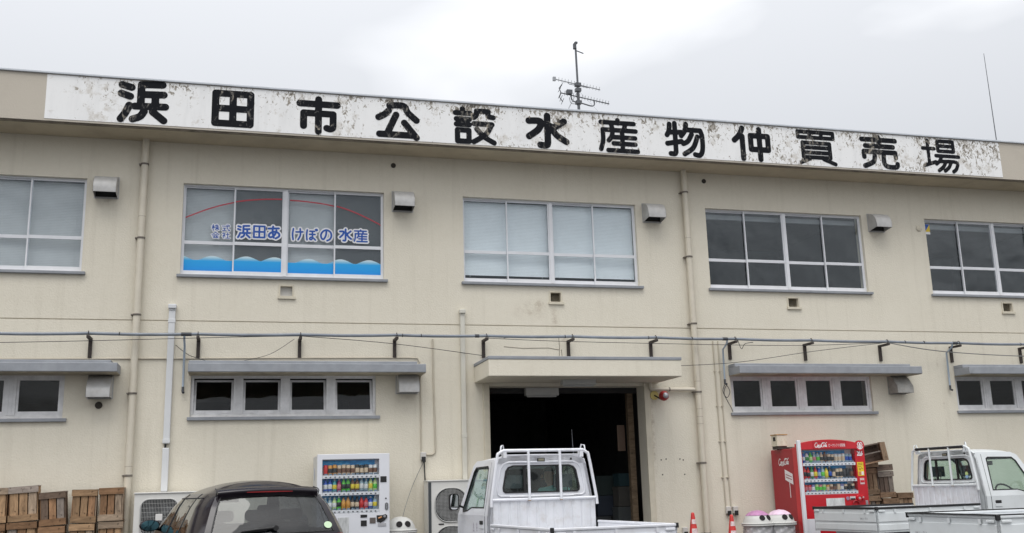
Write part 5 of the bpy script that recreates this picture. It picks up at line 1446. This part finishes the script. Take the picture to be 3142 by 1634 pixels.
GLYPH['line'] = ([[(2,20),(2,80)], [(10,20),(10,80)], [(10,50),(18,50)], [(18,20),(18,80)], [(26,24),(34,76)], [(40,20),(40,80)], [(56,50),(60,50)], [(68,22),(76,22)], [(72,22),(72,78)], [(82,20),(82,80)], [(92,20),(98,50),(92,80)]], 4.)
glyph('door_lettering', 'line', 0, .17, 0, .028, 0, INK2, d1, n=60, axis=lambda u, v: (2.70-u, .7018, .735+v))
# small badges on the tailgates of the other two
def badge(tr, y, z, wd, ht):
    tg = [c for c in tr.children if c.name.startswith('tailgate')][0]
    glyph('badge', 'line', 0, wd, 0, ht, 0, M('badge_grey', (.16,.17,.18), .5), tg, n=60, axis=lambda u, v: (-.0125, y-u, z+v))
badge(t3, .58, .725, .20, .030); badge(t2, -.36, .73, .16, .03)
# round stickers in the second truck's back window
for y, z, mt in ((-.385,1.345,M('green_sticker', (.50,.62,.25), .5)), (-.385,1.30,M('blue_sticker', (.30,.48,.70), .5))):
    MB().lathe([(.03,2.0785),(.03,2.0775)], (0,y,z), 16, 'x').build('sticker', mt, t2)

# ================================================================ the driver in the first truck
SKIN = M('skin', (.42,.25,.18), .55, var=.06)
SHIRT = M('pale_turquoise_cloth', (.30,.62,.60), .85, var=.08, scale=12)
TROU = M('navy_cloth', (.05,.06,.09), .9)
def skin_obj(name, pts, edges, mat, parent, root=0, sub=2):
    me = bpy.data.meshes.new(name)
    me.from_pydata([p[:3] for p in pts], edges, []); me.materials.append(mat)
    o = bpy.data.objects.new(name, me); link(o, parent)
    sk = o.modifiers.new('skin', 'SKIN'); sk.use_smooth_shade = True
    me.skin_vertices.new() if not me.skin_vertices else None
    for i, p in enumerate(pts):
        r = p[3]; me.skin_vertices[0].data[i].radius = (r, p[4] if len(p) > 4 else r)
        me.skin_vertices[0].data[i].use_root = (i == root)
    s_ = o.modifiers.new('sub', 'SUBSURF'); s_.levels = sub; s_.render_levels = sub
    return o
per = empty('person', (3.728+.05,-5.944,.055), .081+math.pi/2, 'person in a pale turquoise shirt at the wheel of the pickup truck', 'person')
# sits on the right-hand seat, leaning towards the middle, head turned to the left
B = [(2.50,-.33,.90,.13), (2.44,-.31,1.05,.135,.16), (2.42,-.27,1.20,.13,.17), (2.43,-.235,1.285,.05), (2.455,-.215,1.345,.075), (2.47,-.205,1.42,.088,.078), (2.47,-.205,1.475,.055),
     (2.45,-.42,1.215,.055), (2.62,-.47,1.06,.043), (2.84,-.44,1.10,.033), (2.89,-.42,1.12,.030),
     (2.47,-.10,1.20,.055), (2.64,-.09,1.05,.043), (2.84,-.20,1.10,.033), (2.89,-.22,1.12,.030),
     (2.66,-.43,.84,.085), (2.93,-.43,.84,.06), (2.99,-.43,.62,.045), (2.62,-.23,.84,.085), (2.93,-.23,.84,.06), (2.99,-.23,.62,.045)]
E_ = [(0,1),(1,2),(2,3),(3,4),(4,5),(5,6),(2,7),(7,8),(8,9),(9,10),(2,11),(11,12),(12,13),(13,14),(0,15),(15,16),(16,17),(0,18),(18,19),(19,20)]
body = skin_obj('body', B, E_, SKIN, per)
Sh = [(p[0],p[1],p[2],p[3]+.014,(p[4] if len(p) > 4 else p[3])+.014) for p in B]
skin_obj('shirt', [Sh[0],Sh[1],Sh[2],(2.428,-.24,1.275,.066),Sh[7],Sh[8],Sh[11],Sh[12]], [(0,1),(1,2),(2,3),(2,4),(4,5),(2,6),(6,7)], SHIRT, per)
skin_obj('trousers', [Sh[0],Sh[15],Sh[16],Sh[17],Sh[18],Sh[19],Sh[20]], [(0,1),(1,2),(2,3),(0,4),(4,5),(5,6)], TROU, per)
hd = Vector((2.47,-.205,1.415))
def ell(name, c, r, mat, cut=None):
    P = []
    for i in range(11):
        t = math.pi*i/10; P.append([(c[0]+r[0]*math.sin(t)*math.cos(a), c[1]+r[1]*math.sin(t)*math.sin(a), c[2]+r[2]*math.cos(t)) for a in [2*math.pi*k/16 for k in range(17)]])
    if cut: P = P[:cut]
    return MB().grid(P).build(name, mat, per, recalc=False)
ell('hair', (2.458,-.205,1.43), (.094,.084,.085), M('grey_hair', (.12,.11,.105), .8, var=.3, scale=40), 5)
fdir = Vector((.55,.83,0)).normalized(); side = Vector((-fdir.y,fdir.x,0))
for s_ in (-1,1):
    e_ = hd + fdir*.078 + side*s_*.031 + Vector((0,0,.012)); ell('eye', e_, (.012,.012,.008), M('eye_dark', (.03,.025,.02), .3))
    c_ = hd - side*s_*.083*-1 + Vector((0,0,-.005)); ell('ear', c_, (.022,.018,.032), SKIN)
n_ = hd + fdir*.092 + Vector((0,0,-.018)); ell('nose', n_, (.016,.016,.024), SKIN)
n_ = hd + fdir*.080 + Vector((0,0,-.055)); ell('mouth', n_, (.016,.018,.006), M('lip', (.30,.12,.10), .5))
for s_, w_ in ((1,(2.89,-.42,1.12)), (-1,(2.89,-.22,1.12))):
    for k in range(5):
        a0 = Vector(w_) + Vector((.012, (k-2)*.013, .0))
        pts = [(*a0,.010), (*(a0+Vector((.035,0,.012 if k else -.01))),.0095), (*(a0+Vector((.045,-.004*s_*(k-2),-.012))),.0088), (*(a0+Vector((.028,-.004*s_*(k-2),-.030))),.008)]
        if k == 4: pts = [(*a0,.010), (*(a0+Vector((.010,.022*s_,.018))),.010), (*(a0+Vector((.026,.028*s_,.020))),.009)]
        skin_obj('finger', pts, [(i,i+1) for i in range(len(pts)-1)], SKIN, per, sub=1)

# ================================================================ dark hatchback
CP = M('plum_black_paint', (.010,.007,.011), .16, var=.05, coat=0., spec=.45)
CG = glass('privacy_glass', (.27,.295,.31), 1.55)
CG2 = glass('clear_car_glass', (.84,.90,.88), 1.5)
car = empty('parked_car', (.365,-5.045,0), .196+math.pi/2, 'dark plum hatchback with a rear wiper parked before the white vending machine', 'car')
# profile rows k: height and, at the tail, how far forward the surface sits
KZ = [.20,.34,.52,.70,.84,.93,1.06,1.20,1.30,1.345]
XR = [.10,.02,.00,.02,.05,.085,.16,.265,.365,.43]          # tail
XF = [3.86,3.96,3.985,3.97,3.90,3.62,3.20,2.92,2.66,2.52]  # nose, bonnet edge, windscreen
HW = [.74,.815,.842,.845,.838,.815,.765,.705,.640,.585]    # half width amidships
ns = 30
def prof(k, u):
    """u 0..1 tail to nose -> point on the left flank"""
    x = XR[k] + (XF[k]-XR[k])*u
    w_ = HW[k]
    te = max(0., 1-(x-XR[k])/.42); w_ *= 1 - .145*te**2.2
    fe = max(0., 1-(XF[k]-x)/.9); w_ *= 1 - .20*fe**2.0
    return x, w_, KZ[k]
U = [ (i/ns)**1.25 for i in range(ns+1)]
grid_ = [[prof(k, u) for u in U] for k in range(len(KZ))]
body_f = {s_: MB() for s_ in (1,-1)}
sidew = {s_: MB() for s_ in (1,-1)}
for s_ in (1,-1):
    for k in range(len(KZ)-1):
        for i in range(ns):
            q = [grid_[k][i], grid_[k][i+1], grid_[k+1][i+1], grid_[k+1][i]]
            xm = sum(p_[0] for p_ in q)/4
            wheel_gap = k < 3 and (abs(xm-.70) < .33 or abs(xm-3.18) < .33) and KZ[k] < .60
            if wheel_gap: continue
            zk = (KZ[k]+KZ[k+1])/2
            isg = 5 <= k <= 7 and .50+.40*(zk-.93) < xm < 2.98-.55*(zk-.93)/.35*.9
            tgt = sidew[s_] if isg else body_f[s_]
            P = [(p_[0], s_*p_[1], p_[2]) for p_ in q]
            tgt.add(P if s_ < 0 else P[::-1], [(0,1,2,3)], True)
for s_ in (1,-1):
    def weld(mb):
        idx = {}; nv = []; mp_ = []
        for v in mb.v:
            key = tuple(round(c, 5) for c in v)
            if key not in idx: idx[key] = len(nv); nv.append(v)
            mp_.append(idx[key])
        mb.v = nv; mb.f = [[mp_[i] for i in f] for f in mb.f]; return mb
    weld(body_f[s_]).build('body_side', CP, car, recalc=False)
    weld(sidew[s_]).build('side_glass', CG, car, recalc=False)
# tail: grid across, rows as KZ
nt_ = 20; T = [-1+2*j/nt_ for j in range(nt_+1)]
tail = []
for k in range(len(KZ)):
    x0, w0, z0 = prof(k, 0.)
    tail.append([(x0 - .060*(1-abs(t)**2.6), t*w0, z0 + (.022*(1-t*t) if k >= 8 else 0)) for t in T])
tb, tg = MB(), MB()
for k in range(len(KZ)-1):
    for j in range(nt_):
        q = [tail[k][j], tail[k][j+1], tail[k+1][j+1], tail[k+1][j]]
        isg = 5 <= k <= 7 and 1 <= j <= nt_-2
        (tg if isg else tb).add(q, [(0,1,2,3)], True)
weld(tb).build('tailgate', CP, car, recalc=False)
rg = weld(tg).build('rear_glass', CG, car, recalc=False)
# roof
rows_ = []
nr = 16
for i in range(nr+1):
    u = i/nr; x = .43 + (2.52-.43)*u
    crown = .135*math.sin(math.pi*min(1, .22+u*.72))**.7
    row = []
    for j in range(nt_+1):
        t = T[j]
        k9 = len(KZ)-1
        te = max(0., 1-(x-XR[k9])/.42); w_ = HW[k9]*(1-.145*te**2.2); fe = max(0., 1-(XF[k9]-x)/.9); w_ *= 1-.20*fe**2
        zz = KZ[k9] + crown*(1-abs(t)**2.4)
        xx = x - (.060*(1-abs(t)**2.6) if i == 0 else 0)
        if i == 0: zz = KZ[k9] + .022*(1-t*t)
        row.append((xx, t*w_, zz))
    rows_.append(row)
MB().grid(rows_, True).build('roof', CP, car, recalc=False)
# windscreen and bonnet
ws = []
for k in (9,8,7,6,5):
    x0, w0, z0 = prof(k, 1.); ws.append([(x0 + .05*(1-t*t), t*w0, z0 + (.02*(1-t*t) if k == 9 else 0)) for t in T])
ws[0] = [(r_[0], r_[1], r_[2]) for r_ in rows_[-1]]
MB().grid(ws).build('windscreen', CG2, car, recalc=False)
bn = [ws[-1]]
for k in (4,3,2,1,0):
    x0, w0, z0 = prof(k, 1.); bn.append([(x0 + .05*(1-t*t), t*w0, z0) for t in T])
MB().grid(bn).build('bonnet', CP, car, recalc=False)
m = MB(); m.box(.12,3.8,-.62,.62,.17,.21); m.build('underbody', BLACK, car)
for s_ in (-1,1): wheel(car, .70, s_*.725, .30, .19); wheel(car, 3.18, s_*.725, .30, .19)
# tailgate seams, spoiler, brake lamp, wiper, sticker, lamps
sp = MB(); P = []
for zz, xo, sc in ((1.322,.335,.98),(1.345,.318,.985),(1.362,.345,.985),(1.388,.50,.97)):
    P.append([(xo - .055*(1-abs(t)**2.6), t*.535*sc, zz + .022*(1-t*t)) for t in T])
P.append([(q[0]+.02,q[1],q[2]-.05) for q in P[0]])
sp.grid([P[4]]+P[:4]); so = sp.build('spoiler', CP, car, recalc=False)
m = MB(); m.grid([[(.331-.055*(1-abs(t*.45)**2.6)-.004, t*.24, z+.021) for t in T] for z in (1.322,1.342)]); m.build('brake_lamp', M('brake_lamp_red', (.30,.01,.012), .25), so, recalc=False)
for s_ in (-1,1): MB().tube([(.36,s_*.538,1.315),(.325,s_*.538,1.350),(.36,s_*.535,1.372),(.5,s_*.525,1.392)], .006, 5).build('spoiler_gap', SEAM, so)
m = MB()
for s_ in (-1,1):
    m.tube([(prof(k,0)[0]-.060*(1-.9**2.6)-.004, s_*prof(k,0)[1]*.905, KZ[k]) for k in range(5,10)], .008, 6)
m.tube([(prof(5,0)[0]-.060*(1-abs(t)**2.6)-.002, t*prof(5,0)[1]*.95, KZ[5]-.002) for t in T], .008, 6)
m.build('glass_seal', BLACK, rg)
gx_ = lambda t, z: float(np.interp(z, KZ, XR)) - .060*(1-abs(t)**2.6)
wp = MB(); wp.tube([(gx_(.0,.99)-.03,-.01,.985),(gx_(.15,.972)-.032,.16,.975),(gx_(.4,.962)-.03,.34,.958)], [.016,.013,.008], 8); wp.lathe([(.028,-.05),(.024,-.03),(.022,.02)], (gx_(0,.98),-.01,.98), 14, 'x'); wp.tube([(gx_(.1,.965)-.022,.08,.962),(gx_(.45,.955)-.018,.40,.945)], .006, 6)
wp.build('wiper', BLACK, rg)
m = MB(); m.plate([(-.575+.044*math.cos(t*.3927), .992+.034*math.sin(t*.3927)) for t in range(16)], [], lambda y, z: (gx_(y/.70,z)-.012,y,z), (.002,0,0)); m.build('sticker', M('mint_sticker', (.52,.68,.46), .5), rg)
for s_ in (-1,1):
    m = MB(); m.box(.035,.12,s_*.70-.05,s_*.70+.05,.66,.90); m.build('tail_lamp', M('tail_lamp_red', (.40,.02,.02), .25), car, bevel=.02)
    # mirror
    m = MB(); m.lathe([(.02,-.055),(.06,-.05),(.088,-.02),(.088,.0),(.07,.05),(.02,.085)], (0,0,0), 18, 'x'); mo = m.build('mirror', CP, car, loc=(2.62,s_*.915,.995)); mo.scale = (1,1.35,.82)
    m = MB(); m.lathe([(.076,-.056),(.002,-.0575)], (0,0,0), 18, 'x'); m.build('mirror_face', M('tinted_mirror', (.10,.22,.26), .04, metal=1.), mo)
    MB().tube([(2.66,s_*.80,.95),(2.64,s_*.88,.965)], .022, 8).build('mirror_stalk', BLACK, car)
    # door gaps and pillar edge lines
    m = MB(); k0 = 5
    for xx in (1.02,1.86):
        pts = []
        for k in range(1,10):
            x0, _, z0 = prof(k, 0); uu = (xx - .12*(KZ[k]-.9 if KZ[k] > .9 else 0)*2 - XR[k])/(XF[k]-XR[k]); q = prof(k, uu); pts.append((q[0], s_*(q[1]+.001), q[2]))
        m.tube(pts, .005 if xx < 1.5 else .006, 5)
    pts = []
    for u in range(9): 
        q = prof(8, .10+.62*u/8); pts.append((q[0], s_*(q[1]+.002), q[2]))
    m.tube(pts, .007, 5)
    pts = [ (prof(k, .985)[0], s_*(prof(k,.985)[1]+.002), KZ[k]) for k in (5,6,7,8,9)]
    m.tube(pts, .010, 5)
    m.build('body_seam', SEAM, car)
# seats seen through the glass
for x, y, w_ in ((1.00,0,.60),(2.05,.36,.24),(2.05,-.36,.24)):
    m = MB(); m.box(x,x+.14,y-w_,y+w_,.45,1.02, fn=lambda x_,y_,z_: (x_-(z_-.45)*.2,y_,z_)); m.box(x+.145,x+.6,y-w_,y+w_,.35,.55); st_ = m.build('seat', SEATM, car, bevel=.05)
    for yy in ((-.38,0,.38) if w_ > .5 else (y,)): MB().box(x-.15,x-.05,yy-.13,yy+.13,1.04,1.20 if w_ < .5 else 1.16).build('headrest', SEATM, st_, bevel=.04)
MB().box(2.75,3.25,-.62,.62,.6,.92).build('dashboard', DASH, car, bevel=.05)
MB().box(2.50,2.53,-.12,.12,1.24,1.30).build('inner_mirror', DASH, car, bevel=.01)
